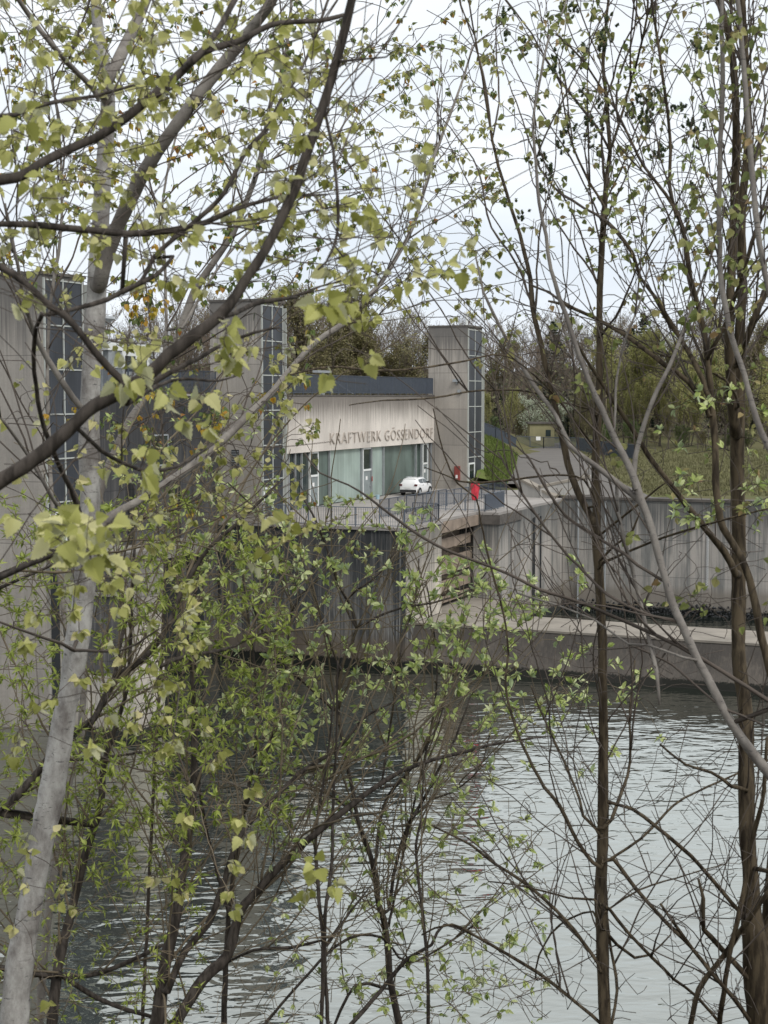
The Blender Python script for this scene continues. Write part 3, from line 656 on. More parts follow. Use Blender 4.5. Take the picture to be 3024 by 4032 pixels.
# ================================================================ far woodland
def bark(name, c, dark, vert=True, rough=.85):
    m, t = new_mat(name); co = t.n('TexCoord').outputs['Object']
    f = t.noise(t.mapping(co, (30, 30, 5) if vert else (9, 9, 45)), 1, 4, .6); f2 = t.noise(co, 3, 4)
    col = t.mix(t.ramp(f, [(.42, 0), (.6, 1)]), c, dark); col = t.mix(t.m('MULTIPLY', t.ramp(f2, [(.4, 0), (.7, 1)]), .4), col, [x * .6 for x in c])
    b = t.n('Bump', {'Strength': .6, 'Distance': .01, 'Height': f})
    out(t, t.n('BsdfPrincipled', {'Base Color': col, 'Roughness': rough, 'Specular IOR Level': .2, 'Normal': b.outputs[0]}).outputs[0]); return m
def leafmat(name, stops, under=None, trans=.35, rough=.5, spec=.3):
    m, t = new_mat(name); g = t.n('NewGeometry')
    c = t.ramp(g.outputs['Random Per Island'], stops)
    if under: c = t.mix(t.m('MULTIPLY', g.outputs['Backfacing'], .75), c, under)
    p = t.n('BsdfPrincipled', {'Base Color': c, 'Roughness': rough, 'Specular IOR Level': spec})
    tr = t.n('BsdfTranslucent', {'Color': c}); out(t, t.n('MixShader', {0: trans, 1: p.outputs[0], 2: tr.outputs[0]}).outputs[0]); return m
M_FBARK = bark('woodland bark', (.17, .145, .12), (.08, .07, .058)); M_FTWIG_HAZED = plain('woodland twigs', (.15, .12, .097), .9, var=.35, scale=.4)  # twigs lightened: distance haze put into their colour
M_FTWIG2 = plain('reddish woodland twigs', (.165, .12, .09), .9, var=.3, scale=.4)
M_YLEAF = leafmat('young yellow green leaves', [(0, (.25, .255, .09)), (.5, (.33, .33, .12)), (1, (.40, .385, .17))])
M_GLEAF = leafmat('mid green leaves', [(0, (.06, .10, .025)), (.5, (.085, .14, .035)), (1, (.13, .18, .05))])
M_OLEAF_HAZED = leafmat('olive spring leaves', [(0, (.14, .135, .06)), (.5, (.19, .175, .08)), (1, (.23, .195, .10))])  # raised in tone, with far haze mixed into the leaf colour
M_WLEAF = leafmat('pale blossom leaves', [(0, (.35, .42, .28)), (.5, (.5, .55, .42)), (1, (.62, .64, .55))])
M_NEEDLE = leafmat('spruce needles', [(0, (.014, .024, .016)), (.5, (.022, .036, .022)), (1, (.035, .05, .03))], trans=.1)
def proto_tree(seed, H, spread, trunk_r, leaf=None, nleaf=0, lsize=.12, twigs=1.0, start=.25, up=.7, tmat=None, lmat=None, levels=3, trunks=1):
    rg = random.Random(seed); tb = MB(); wb = MB(); lb = MB(); tips = []
    def grow(p, d, L, r, lv):
        n = 5 if lv < 3 else 3; pts = [p]; dd = d
        for i in range(n):
            dd = (dd + Vector((rg.gauss(0, .12), rg.gauss(0, .12), .05 * up + rg.gauss(0, .06)))).normalized(); pts.append(pts[-1] + dd * L / n)
        rad = [r * (1 - .8 * i / n) for i in range(n + 1)]
        (tb if lv == 0 else wb).tube(pts, rad, 6 if lv == 0 else 3)
        if lv >= levels: tips.append((pts[-1], dd)); tips.append((pts[-2], dd)); return
        nb = int(((16, 9, 7)[min(lv, 2)]) * twigs)
        for k in range(nb):
            f = start + (1 - start) * (k + rg.random()) / nb if lv == 0 else .2 + .8 * (k + rg.random()) / nb
            i = min(n - 1, int(f * n)); q = pts[i].lerp(pts[i + 1], f * n - i)
            a = rg.uniform(0, 6.28); o_ = Vector((math.cos(a), math.sin(a), 0))
            nd = (dd * .35 + o_ * spread + Vector((0, 0, up * rg.uniform(.6, 1.2)))).normalized()
            grow(q, nd, L * rg.uniform(.32, .5) * (1.15 - .6 * f if lv == 0 else .95), max(.022, rad[i] * .45), lv + 1)
    for k in range(trunks):
        a = rg.uniform(0, 6.28); q = 0 if trunks == 1 else .8
        grow(Vector((math.cos(a) * q, math.sin(a) * q, -.2)), Vector((math.cos(a) * .12 * q, math.sin(a) * .12 * q, 1)).normalized(), H * (1 if k == 0 else rg.uniform(.7, .95)), trunk_r, 0)
    if nleaf:
        for k in range(nleaf):
            p, d = rg.choice(tips); p = p + Vector((rg.gauss(0, .25), rg.gauss(0, .25), rg.gauss(0, .25))) * (lsize * 4)
            u = Vector((rg.gauss(0, 1), rg.gauss(0, 1), rg.gauss(0, 1))).normalized() * lsize * rg.uniform(.6, 1.3); v = u.orthogonal().normalized() * lsize * .45
            lb.quad(p, p + u * .5 + v, p + u, p + u * .5 - v)
    root = bpy.data.objects.new('tree', None); COL.objects.link(root)
    tb.build('trunk', M_FBARK, root); wb.build('branches', tmat or M_FTWIG_HAZED, root)
    if nleaf: lb.build('foliage', lmat, root)
    return root
def spruce(seed, H, Rr):
    rg = random.Random(seed); tb = MB(); lb = MB()
    tb.tube([Vector((0, 0, -.2)), Vector((0, 0, H))], [H * .012, .02], 6); z = H * .08
    while z < H * .985:
        rad = Rr * (1 - z / H) ** .85 * rg.uniform(.8, 1.1) + .15; nb = 9
        for k in range(nb):
            a = rg.uniform(0, 6.28); d = Vector((math.cos(a), math.sin(a), 0)); L = rad * rg.uniform(.7, 1.15); n = max(3, int(L / .28))
            for i in range(n):
                f = (i + .5) / n; p = Vector((0, 0, z)) + d * L * f + Vector((0, 0, -.28 * L * f + .22 * L * f * f))
                for q in range(4):
                    s_ = Vector((-d.y, d.x, 0)) * rg.choice((-1, 1)) * rg.uniform(.15, .5) * (1.1 - f) * max(.5, L * .4) + Vector((rg.uniform(-.1, .1), rg.uniform(-.1, .1), -rg.uniform(.05, .45)))
                    w_ = d * rg.uniform(.08, .2); lb.quad(p - w_, p + w_, p + s_)
        z += H * rg.uniform(.012, .022) + .06
    root = bpy.data.objects.new('tree', None); COL.objects.link(root)
    tb.build('trunk', M_FBARK, root); lb.build('foliage', M_NEEDLE, root); return root
protos = {
 'bare': [proto_tree(11 + i, 17, .55, .17, nleaf=900, lsize=.16, lmat=M_OLEAF_HAZED, twigs=1.1, tmat=(M_FTWIG_HAZED, M_FTWIG2, M_FTWIG_HAZED)[i]) for i in range(3)],
 'yellow': [proto_tree(31 + i, 12, .32, .11, nleaf=9000, lsize=.19, lmat=M_YLEAF, start=.12, up=1.0, twigs=1.1, trunks=2) for i in range(2)],
 'olive': [proto_tree(41 + i, 13, .5, .14, nleaf=7500, lsize=.2, lmat=M_OLEAF_HAZED, start=.15, twigs=1.1) for i in range(2)],
 'green': [proto_tree(51 + i, 9, .6, .11, nleaf=5200, lsize=.2, lmat=M_GLEAF, start=.05, trunks=2) for i in range(2)],
 'white': [proto_tree(61, 6, .7, .08, nleaf=5200, lsize=.15, lmat=M_WLEAF, start=.05, trunks=2)],
 'spruce': [spruce(71, 20, 3.6), spruce(72, 17, 3.0)],
}
HT = {'bare': 17, 'yellow': 12, 'olive': 13, 'green': 9, 'white': 6, 'spruce': 20}
kidcache = {}; used = set()
INFO = {'bare': ('bare_tree', 'bare brown broadleaf tree standing in the far wood', 'tree', 'bare trees in the far wood'),
        'yellow': ('poplar_tree', 'slender yellow green young poplar at the edge of the far wood', 'tree', 'yellow green poplars at the wood edge'),
        'olive': ('budding_tree', 'olive budding tree in the far wood', 'tree', 'olive budding trees in the far wood'),
        'green': ('leafy_shrub', 'fresh green leafy shrub in front of the far wood', 'shrub', 'green shrubs before the far wood'),
        'white': ('blossoming_shrub', 'whitish blossoming shrub behind the fence near the ochre hut', 'shrub', None),
        'spruce': ('spruce_tree', 'dark spruce rising above the far wood', 'tree', 'dark spruces above the far wood')}
def far_ground(px, D):
    if px < 1890: return Vector(((px - 1512) / FOC * D, D, 10 + max(0, D - 210) * .02))
    return on_land(px, D)
def plant_tree(kind, px, D, top_py, label=None, seed=0, hscale=1, group=True):
    rg = random.Random(int(px * 7 + D + seed)); ps = protos[kind]; p = ps[rg.randrange(len(ps))]
    g = far_ground(px, D); zt = P(px, top_py, D).z; H = zt - g.z; sc = H / (HT[kind] * .98 if p is not (protos['spruce'][1]) else 17)
    M = Matrix.Translation(g) @ Matrix.Rotation(rg.uniform(0, 6.28), 4, 'Z') @ Matrix.Diagonal((sc * hscale, sc * hscale, sc, 1))
    if id(p) not in kidcache: kidcache[id(p)] = [c for c in COL.objects if c.parent == p]
    if id(p) not in used: used.add(id(p)); o = p; o.matrix_world = M
    else: o = copy_tree(p, M, children=kidcache[id(p)])
    nm, lab, cat, grp = INFO[kind]; o.name = nm; o['label'] = label or lab; o['category'] = cat
    if not label and grp: o['group'] = grp
    return o
rg = random.Random(77)
def topline(px):    # tree line traced along the photograph
    xs_ = [0, 400, 620, 900, 1130, 1300, 1420, 1560, 1680, 1900, 2050, 2200, 2330, 2450, 2600, 2750, 2900, 3024]
    ys_ = [1300, 1290, 1270, 1240, 1230, 1200, 1260, 1290, 1310, 1310, 1330, 1270, 1290, 1330, 1320, 1330, 1270, 1230]
    return float(np.interp(px, xs_, ys_))
for i in range(46):
    px = -150 + i * 72 + rg.uniform(-25, 25); plant_tree('bare', px, rg.uniform(262, 290), topline(px) + rg.uniform(-12, 28), hscale=1.25)
for i in range(34):
    px = -100 + i * 97 + rg.uniform(-40, 40); plant_tree('bare' if rg.random() < .7 else 'olive', px, rg.uniform(238, 256), topline(px) + rg.uniform(30, 110), hscale=1.1)
for px, D, ty in ((1270, 236, 1225), (1330, 232, 1235), (1540, 228, 1365), (1620, 230, 1390), (1440, 228, 1340), (1350, 225, 1400), (1230, 222, 1420)): plant_tree('olive', px, D, ty, hscale=1.3)
plant_tree('spruce', 2530, 235, 1243, 'tall dark spruce above the wood between the light and dark foreground trunks', hscale=1.7)
plant_tree('spruce', 2175, 255, 1262, 'dark spruce top above the wood just right of the farthest tower', hscale=1.5)
plant_tree('spruce', 2480, 262, 1275, 'smaller dark spruce beside the tall one', hscale=1.5)
plant_tree('spruce', 2850, 245, 1290, 'dark spruce near the right edge behind the rough brown trunk', hscale=1.3)
plant_tree('spruce', 2960, 240, 1340, 'dark spruce at the right edge of the far wood', hscale=1.5)
plant_tree('spruce', 1960, 240, 1500, 'dark low spruce close right of the farthest tower', hscale=1.2)
plant_tree('spruce', 2235, 226, 1560, 'dark spruce behind the ochre hut', hscale=1.5)
plant_tree('spruce', 1190, 236, 1300, 'dark spruce above the roof railing beside the middle tower', hscale=1.3)
for px, D, ty in ((2420, 222, 1360), (2470, 218, 1385), (2540, 216, 1375), (2610, 214, 1400), (2670, 210, 1450), (2700, 215, 1430), (2560, 208, 1520), (2640, 205, 1560), (2480, 210, 1560), (2840, 208, 1430), (2800, 212, 1480), (2760, 205, 1560), (2900, 206, 1500), (2990, 204, 1480), (2000, 215, 1560), (1930, 212, 1570), (2050, 222, 1590), (2120, 232, 1600), (2950, 203, 1600), (3040, 205, 1560)):
    plant_tree('yellow', px, D, ty + 5, hscale=.95)
for px, D, ty in ((2340, 206, 1640), (2420, 203, 1655), (2500, 203, 1670), (2580, 200, 1700), (2680, 200, 1690), (2760, 199, 1710), (2860, 198, 1700), (2950, 197, 1690), (1910, 204, 1660), (1960, 208, 1650), (2280, 214, 1640), (2310, 210, 1560), (2040, 224, 1660)):
    plant_tree('green' if int(px) % 3 else 'olive', px, D, ty, hscale=1.4)
plant_tree('white', 2118, 219, 1585, 'whitish blossoming shrub behind the fence near the ochre hut', hscale=1.3)
# thicket filling the wood between the single trees
b = MB(); rg = random.Random(8)
for k in range(26000):
    px = rg.uniform(-200, 3250); D = rg.uniform(225, 300) if px < 1900 else rg.uniform(222, 300); g = far_ground(px, D); zt = P(px, topline(px) + 55, D).z
    z = g.z + (zt - g.z) * rg.random() ** 1.1; p = Vector((g.x, g.y, z)); a = rg.uniform(-.7, .7); L = rg.uniform(.8, 3)
    q = p + Vector((math.sin(a) * L, rg.uniform(-.3, .3), math.cos(a) * L)); wv = Vector((rg.uniform(.02, .05), 0, 0)); b.quad(p - wv, p + wv, q)
tag(b.build('woodland_thicket', M_FTWIG_HAZED), 'dense brown branch thicket filling the far wood', 'wood', kind='stuff')
b = MB()
for k in range(30000):
    px = rg.uniform(-200, 3250); D = rg.uniform(228, 290); g = far_ground(px, D); zt = P(px, topline(px) + 150, D).z
    z = g.z + (zt - g.z) * rg.random() ** 1.6; p = Vector((g.x, g.y, z)); s_ = rg.uniform(.15, .42)
    u = Vector((rg.gauss(0, 1), rg.gauss(0, 1), rg.gauss(0, 1))).normalized() * s_; v = u.orthogonal().normalized() * s_ * .6; b.quad(p - u, p + v, p + u, p - v)
tag(b.build('woodland_undergrowth', leafmat('undergrowth', [(0, (.05, .055, .032)), (.35, (.085, .078, .048)), (.7, (.11, .115, .05)), (1, (.16, .165, .07))], trans=.15)), 'dull olive undergrowth and buds filling the far wood', 'undergrowth', kind='stuff')  # undergrowth colours lightened in place of distance haze
# wooded rise behind
b = MB(); n = 60
for i in range(n + 1):
    x = -220 + 440 * i / n
    for k, (yy, f) in enumerate(((285, 0), (300, .75), (330, .92), (420, .9), (430, 0))): b.v.append((x, yy, 8 + (P(1512 + x / 300 * FOC, topline(1512 + x / 300 * FOC) + 120, 300).z - 8) * f + math.sin(x * .21) * .8))
for i in range(n):
    for k in range(4): q = i * 5 + k; b.f.append((q, q + 5, q + 6, q + 1))
tag(b.build('wooded_hill', ground_mat('wooded hill', ((.03, .03, .02), (.045, .038, .026), (.04, .045, .02)), .6), smooth=True), kind='structure')
# ================================================================ foreground trees
def whitebark(name, c, dark, mark=(.05, .05, .05)):
    m, t = new_mat(name); co = t.n('TexCoord').outputs['Object']
    f = t.noise(t.mapping(co, (14, 14, 70)), 1, 4, .65); f2 = t.noise(t.mapping(co, (9, 9, 5)), 1, 7, .72); f3 = t.noise(t.mapping(co, (40, 40, 26)), 1, 3, .5, 1.5)
    f4 = t.noise(t.mapping(co, (5, 5, 22), loc=(3, 1, 0)), 1, 4, .7)
    col = t.mix(t.ramp(f2, [(.35, 0), (.65, 1)]), c, dark)
    col = t.mix(t.ramp(f4, [(.6, 0), (.72, .55)]), col, [x * .6 for x in dark])
    col = t.mix(t.ramp(f, [(.62, 0), (.67, .85)]), col, mark); col = t.mix(t.ramp(f3, [(.68, 0), (.73, .9)]), col, mark)
    b = t.n('Bump', {'Strength': .5, 'Distance': .006, 'Height': t.m('SUBTRACT', f2, t.m('MULTIPLY', f, .5))})
    out(t, t.n('BsdfPrincipled', {'Base Color': col, 'Roughness': .75, 'Specular IOR Level': .25, 'Normal': b.outputs[0]}).outputs[0]); return m
B_PALE = whitebark('pale poplar bark', (.43, .42, .395), (.15, .135, .125))
B_GREY = whitebark('grey smooth bark', (.25, .23, .205), (.125, .11, .098))
B_DARK = bark('dark branch bark', (.085, .072, .062), (.03, .025, .021)); B_BROWN = bark('brown furrowed bark', (.10, .078, .05), (.028, .021, .014))
B_TWIG = plain('dark twigs', (.08, .064, .052), .8, var=.3, scale=3); B_TWIG2 = plain('olive brown twigs', (.15, .12, .08), .8, var=.35, scale=3)
PALEUNDER = (.50, .50, .34)
L_NEAR = leafmat('large pale poplar leaves', [(0, (.22, .23, .05)), (.3, (.38, .39, .11)), (.7, (.54, .54, .19)), (1, (.66, .63, .33))], under=PALEUNDER, trans=.42)
L_MID = leafmat('poplar leaves', [(0, (.20, .21, .05)), (.35, (.36, .37, .11)), (.75, (.52, .51, .19)), (1, (.62, .56, .30))], under=PALEUNDER, trans=.42)
L_ASP = leafmat('small aspen leaves', [(0, (.10, .15, .045)), (.4, (.17, .22, .07)), (.75, (.26, .29, .11)), (.86, (.34, .27, .06)), (.93, (.42, .24, .03)), (1, (.38, .17, .05))], trans=.35)
L_WIL = leafmat('willow rosette leaves', [(0, (.17, .23, .05)), (.3, (.32, .40, .11)), (.65, (.50, .56, .21)), (1, (.66, .70, .42))], under=(.42, .52, .32), trans=.3)
L_NAR = leafmat('narrow willow leaves', [(0, (.14, .19, .03)), (.5, (.27, .33, .06)), (1, (.42, .47, .13))], trans=.3)
L_TOP = leafmat('bronze young leaves', [(0, (.15, .19, .06)), (.5, (.25, .28, .09)), (.85, (.36, .34, .14)), (1, (.36, .24, .12))], trans=.35)
L_CAT = leafmat('dark catkins', [(0, (.02, .032, .012)), (.5, (.035, .055, .018)), (1, (.06, .085, .025))], trans=.05)
L_YCAT = leafmat('olive willow catkins', [(0, (.17, .18, .05)), (.5, (.24, .24, .08)), (1, (.32, .30, .12))], trans=.1)
SH = {'pop': [(0, 0), (.04, .20), (.11, .38), (.17, .35), (.25, .48), (.32, .38), (.43, .43), (.50, .31), (.60, .34), (.68, .22), (.79, .20), (.87, .09), (1, 0)],
      'asp': [(0, 0), (.10, .30), (.30, .42), (.60, .27), (1, 0)],
      'oval': [(0, 0), (.25, .19), (.55, .23), (.82, .12), (1, 0)],
      'lance': [(0, 0), (.35, .13), (1, 0)]}
def leaf(mb, p, d, nrm, s, shape, fold=.25, curl=.15):
    x = d.normalized(); y = nrm.cross(x)
    if y.length < 1e-4: y = x.orthogonal()
    y.normalize(); z = x.cross(y); o = SH[shape]; b = len(mb.v); n = len(o)
    for (a, w_) in o: q = p + x * (a * s) + z * (-curl * a * a * s); mb.v.append((q.x, q.y, q.z))
    for (a, w_) in o[1:-1]:
        q = p + x * (a * s) + y * (w_ * s) + z * (fold * w_ * s - curl * a * a * s); mb.v.append((q.x, q.y, q.z))
    for (a, w_) in o[1:-1]:
        q = p + x * (a * s) - y * (w_ * s) + z * (fold * w_ * s - curl * a * a * s); mb.v.append((q.x, q.y, q.z))
    m_ = n - 2
    for off, rev in ((b + n, False), (b + n + m_, True)):
        side = [off + i for i in range(m_)]
        for i in range(m_ + 1):
            a0 = b + i; a1 = b + i + 1
            f = [a0, a1] if i == 0 else [a0, a1]
            top = ([side[i]] if i < m_ else []) + ([side[i - 1]] if i > 0 else [])
            f += top; mb.f.append(tuple(f if not rev else f[::-1]))
class Tree:
    def __init__(s, name, label, cat, bpx, D, bark_, twig=None, leafm=None, sides=8, seed=1, group=None, sag=.04, extra=None):
        s.rg = random.Random(seed); s.np = np.zeros((60000, 3)); s.nr = np.zeros(60000); s.nd = np.zeros((60000, 3)); s.n = 0
        s.tr = MB(); s.tw = MB(); s.lf = MB(); s.ct = MB(); s.bo = MB(); s.sides = sides; s.bark = bark_; s.twm = twig or B_TWIG; s.lm = leafm; s.sag = sag
        b = P(bpx, 4032, D); s.base = Vector((b.x, b.y, bank_z(b.x, b.y))); s.name, s.label, s.cat, s.group = name, label, cat, group; s.cm = L_CAT; s.xb = None
    def reg(s, p, r, d): 
        if s.n < 60000: s.np[s.n] = p; s.nr[s.n] = r; s.nd[s.n] = d; s.n += 1
    def trace(s, pts, D0, D1=None, twig=False, rscale=1.0, ground=False, bough=False):
        """pts: (px, py, width px) traced; the stem gets its own distance, thickness and a wander in depth"""
        D1 = D1 or D0; n = len(pts); out_ = []; rad = []
        A = np.array([(p[0], p[1], p[2] if len(p) > 2 else np.nan) for p in pts], float)
        if np.isnan(A[:, 2]).any():
            idx = np.where(~np.isnan(A[:, 2]))[0]; A[:, 2] = np.interp(np.arange(n), idx, A[idx, 2])
        L = np.r_[0, np.cumsum(np.hypot(np.diff(A[:, 0]), np.diff(A[:, 1])))]; tot = L[-1]; wph = s.rg.uniform(0, 6); wam = .012 * D0
        for i in range(n - 1):
            p0 = A[max(i - 1, 0)]; p1 = A[i]; p2 = A[i + 1]; p3 = A[min(i + 2, n - 1)]; seg_ = max(1, int((L[i + 1] - L[i]) / 45))
            for k in range(seg_ + (i == n - 2)):
                t_ = k / seg_; q = .5 * ((2 * p1) + (-p0 + p2) * t_ + (2 * p0 - 5 * p1 + 4 * p2 - p3) * t_ ** 2 + (-p0 + 3 * p1 - 3 * p2 + p3) * t_ ** 3)
                wd = p1[2] + (p2[2] - p1[2]) * t_; f = (L[i] + (L[i + 1] - L[i]) * t_) / tot; D = D0 + (D1 - D0) * f + wam * math.sin(wph + f * 7) * math.sin(math.pi * f)
                j = s.rg.gauss(0, .8) if wd < 40 else 0
                v = P(q[0] + j, q[1] + s.rg.gauss(0, .8), D); out_.append(v); rad.append(max(wd, 3.5) / 2 * D / FOC * rscale * (1 + s.rg.uniform(-.05, .07)))
        if ground:
            e = out_[0] if ground == 1 else out_[-1]; g = Vector((e.x + (s.base.x - e.x) * .6, e.y + .3, 0)); g.z = bank_z(g.x, g.y) - .3
            if ground == 1: out_.insert(0, g); rad.insert(0, rad[0] * 1.3)
            else: out_.append(g); rad.append(rad[-1] * 1.3)
        if s.n and ground == False:      # grow out of the nearest limb of the same plant
            P_ = s.np[:s.n]; de = [np.sqrt(((P_ - np.array(e_)) ** 2).sum(1)) for e_ in (out_[0], out_[-1])]
            e_ = 0 if de[0].min() <= de[1].min() else 1; ii = int(de[e_].argmin()); dm = de[e_][ii]
            if .002 < dm < .085 * D0 + (.4 if D0 > 7 else 0):
                nd_ = Vector(s.np[ii])
                if e_ == 0: out_.insert(0, nd_); rad.insert(0, min(rad[0] * 1.1, s.nr[ii]))
                else: out_.append(nd_); rad.append(min(rad[-1] * 1.1, s.nr[ii]))
        (s.bo if bough else s.tw if twig else s.tr).tube(out_, rad, 5 if (twig or A[:, 2].max() < 12) else s.sides)
        for i in range(len(out_)):
            d = (out_[min(i + 1, len(out_) - 1)] - out_[max(i - 1, 0)]); d = d.normalized() if d.length else Vector((0, 0, 1)); s.reg(out_[i], rad[i], d)
        return out_
    def shoots(s, rect, n, Lr=(.5, 1.6), ang=(20, 45), upw=.25, w=(7, 2.6), minw=5, bend=.05, mesh=None):
        g = s.rg; A = s.np[:s.n]; dy = A[:, 1]; vx = A[:, 0] / dy * FOC + 1512; hz = (A[:, 2] - CAM.z) / dy; vy = 1560 - hz * FOC
        ok = np.where((vx > rect[0]) & (vx < rect[2]) & (vy > rect[1]) & (vy < rect[3]) & (s.nr[:s.n] * 2 * FOC / dy > minw))[0]
        if not len(ok): return
        for _ in range(n):
            i = int(ok[g.randrange(len(ok))]); p = Vector(s.np[i]); d = Vector(s.nd[i]); sc_ = p.y / FOC
            if d.z < -.1: d = -d
            ax = d.orthogonal().normalized(); ax = Quaternion(d, g.uniform(0, 6.28)) @ ax; d = Quaternion(ax, R(g.uniform(*ang))) @ d
            d = (d + Vector((0, 0, upw))).normalized(); d.y *= .6; L = g.uniform(*Lr); w0 = min(g.uniform(.7, 1.1) * w[0] * (.5 + L * .5), s.nr[i] * 1.6 / sc_); m_ = max(5, int(L / .09)); pts = [p]
            dr = Vector((g.gauss(0, 1), g.gauss(0, 1), g.gauss(0, 1))) * bend
            for k in range(m_):
                d = (d + dr * .35 + Vector((g.gauss(0, .09), g.gauss(0, .05), g.gauss(0, .08) + upw * .06))).normalized(); pts.append(pts[-1] + d * L / m_)
            rad = [max(w[1], w0 + (w[1] - w0) * (k / m_) ** .8) / 2 * sc_ * g.uniform(.88, 1.18) for k in range(m_ + 1)]
            s.tw.tube(pts, rad, 5)
            for k in range(1, m_ + 1): s.reg(pts[k], rad[k], (pts[k] - pts[k - 1]).normalized())
    def connect(s, p, rtip, kmax=.5, wig=.25, up=.15, maxd=9):
        P_ = s.np[:s.n]; dv = P_ - np.array(p); d2 = np.sqrt((dv ** 2).sum(1)); cost = d2 + .7 * np.maximum(0, dv[:, 2]) + .15 * np.abs(dv[:, 1])
        i = int(cost.argmin()); L = d2[i]
        if L > maxd: return None
        q = Vector(s.np[i]); r0 = min(s.nr[i] * .75, rtip * (1.25 + L * .9)); r0 = max(r0, rtip * .8); pd = Vector(s.nd[i]); d = p - q
        if pd.dot(d) < 0 and pd.z < .3: pd = -pd
        c = q + pd * L * .22 + Vector((s.rg.gauss(0, 1), s.rg.gauss(0, 1), s.rg.gauss(0, 1) - .0)) * L * wig * .5 + Vector((0, 0, up * L))
        n = max(3, min(12, int(L / .05))); pts = []; prev = q
        for k in range(n + 1):
            f = k / n; v = q * (1 - f) ** 2 + c * 2 * f * (1 - f) + p * f * f
            if 0 < k < n: v = v + Vector((s.rg.gauss(0, 1), s.rg.gauss(0, 1), s.rg.gauss(0, 1))) * L * .018
            pts.append(v)
        rad = [(r0 + (rtip - r0) * k / n) * s.rg.uniform(.85, 1.2) for k in range(n + 1)]
        s.tw.tube(pts, rad, 4)
        for k in range(1, n + 1): s.reg(pts[k], rad[k], (pts[k] - pts[k - 1]).normalized())
        return pts
    def leaves(s, p, d, n, size, shape, spread=1.0, droop=.5, stalk=.5):
        g = s.rg
        for k in range(n):
            u = Vector((g.gauss(0, 1), g.gauss(0, 1), g.gauss(0, 1))).normalized(); dd = (d * .5 + u * spread + Vector((0, 0, -droop))).normalized()
            o = p + dd * size * stalk * g.uniform(.3, 1); s_ = size * g.uniform(.6, 1.2)
            if stalk > .3: s.tw.tube([p, o], [.0006 + size * .006] * 2, 3)
            nr = (Vector((g.gauss(0, .6), g.gauss(0, .6) - .35, 1)) if shape != 'pop' else Vector((g.gauss(0, .8), g.gauss(0, .8) - .7, g.gauss(.5, .5)))).normalized()
            leaf(s.lf, o, (dd + Vector((0, 0, -droop * .5))).normalized(), nr, s_, shape, g.uniform(.1, .7), g.uniform(-.1, .5))
    def fill(s, rect, n, D, size=.05, shape='asp', k=(3, 6), rtip=.0012, spread=1.0, droop=.4, along=.0, stalk=.5, wig=.14, up=.2, gauss=False, order=True, catk=0, maxd=3.0):
        g = s.rg; T = []; rtip = 1.55 * (D[0] + D[1]) / 2 / FOC * (1.0 if D[0] > 6 else 1.25)
        for i in range(n):
            if gauss: px = g.gauss(rect[0], rect[2]); py = g.gauss(rect[1], rect[3])
            else: px = g.uniform(rect[0], rect[2]); py = g.uniform(rect[1], rect[3])
            T.append(P(px, py, g.uniform(*D)))
        if order and s.n:
            A = s.np[:s.n:3]; T.sort(key=lambda t_: float(np.sqrt(((A - np.array(t_)) ** 2).sum(1)).min()))
        for t_ in T:
            pts = s.connect(t_, rtip, wig=wig, up=up, maxd=maxd)
            if pts is None: continue
            if k[1] > 0:
                d = (pts[-1] - pts[-2]).normalized(); s.leaves(pts[-1], d, g.randint(*k), size, shape, spread, droop, stalk)
                if along:
                    for q in range(2, len(pts) - 1):
                        if g.random() < along: s.leaves(pts[q], d, max(1, g.randint(*k) // 2), size * .8, shape, spread, droop, stalk)
            if catk and g.random() < catk:
                for q in range(g.randint(1, 3)): s.catkin(pts[g.randint(len(pts) // 2, len(pts) - 1)], size)
    def catkin(s, p, size, hang=False, r=None, fuzz=1.0):
        g = s.rg; L = .028 if not hang else g.uniform(.05, .09); r = r or (.008 if not hang else .005); d = Vector((g.gauss(0, .5), g.gauss(0, .5), 1 if not hang else -4)).normalized()
        o = d.orthogonal().normalized(); c = p + o * r
        s.ct.tube([c + d * L * f for f in (0, .25, .6, 1)], [r * .5, r, r * .9, r * .3], 6)
        for k in range(int(16 * fuzz)):
            a = g.uniform(0, 6.28); h = c + d * L * g.random(); rd = (o * math.cos(a) + d.cross(o) * math.sin(a)); w_ = d * r * .3
            s.ct.quad(h - w_, h + w_, h + rd * r * g.uniform(1.3, 1.9))
    def darkcat(s, p, n=8):
        g = s.rg
        for k in range(n):
            c = p + Vector((g.gauss(0, 1), g.gauss(0, 1), g.gauss(0, 1))) * .022; s.catkin(c, .03, r=.0085, fuzz=1.6)
    def finish(s):
        r = thing(s.name, s.label, s.cat, s.base, s.group, plant=False)
        if s.tr.v: s.tr.build('trunk', s.bark, r, s.base, smooth=True)
        if s.bo.v: s.bo.build('bough', B_GREY, r, s.base, smooth=True)
        if s.tw.v: s.tw.build('twigs', s.twm, r, s.base, smooth=True)
        if s.lf.v: s.lf.build('foliage', s.lm, r, s.base)
        if s.ct.v: s.ct.build('catkins', s.cm, r, s.base)
        return r

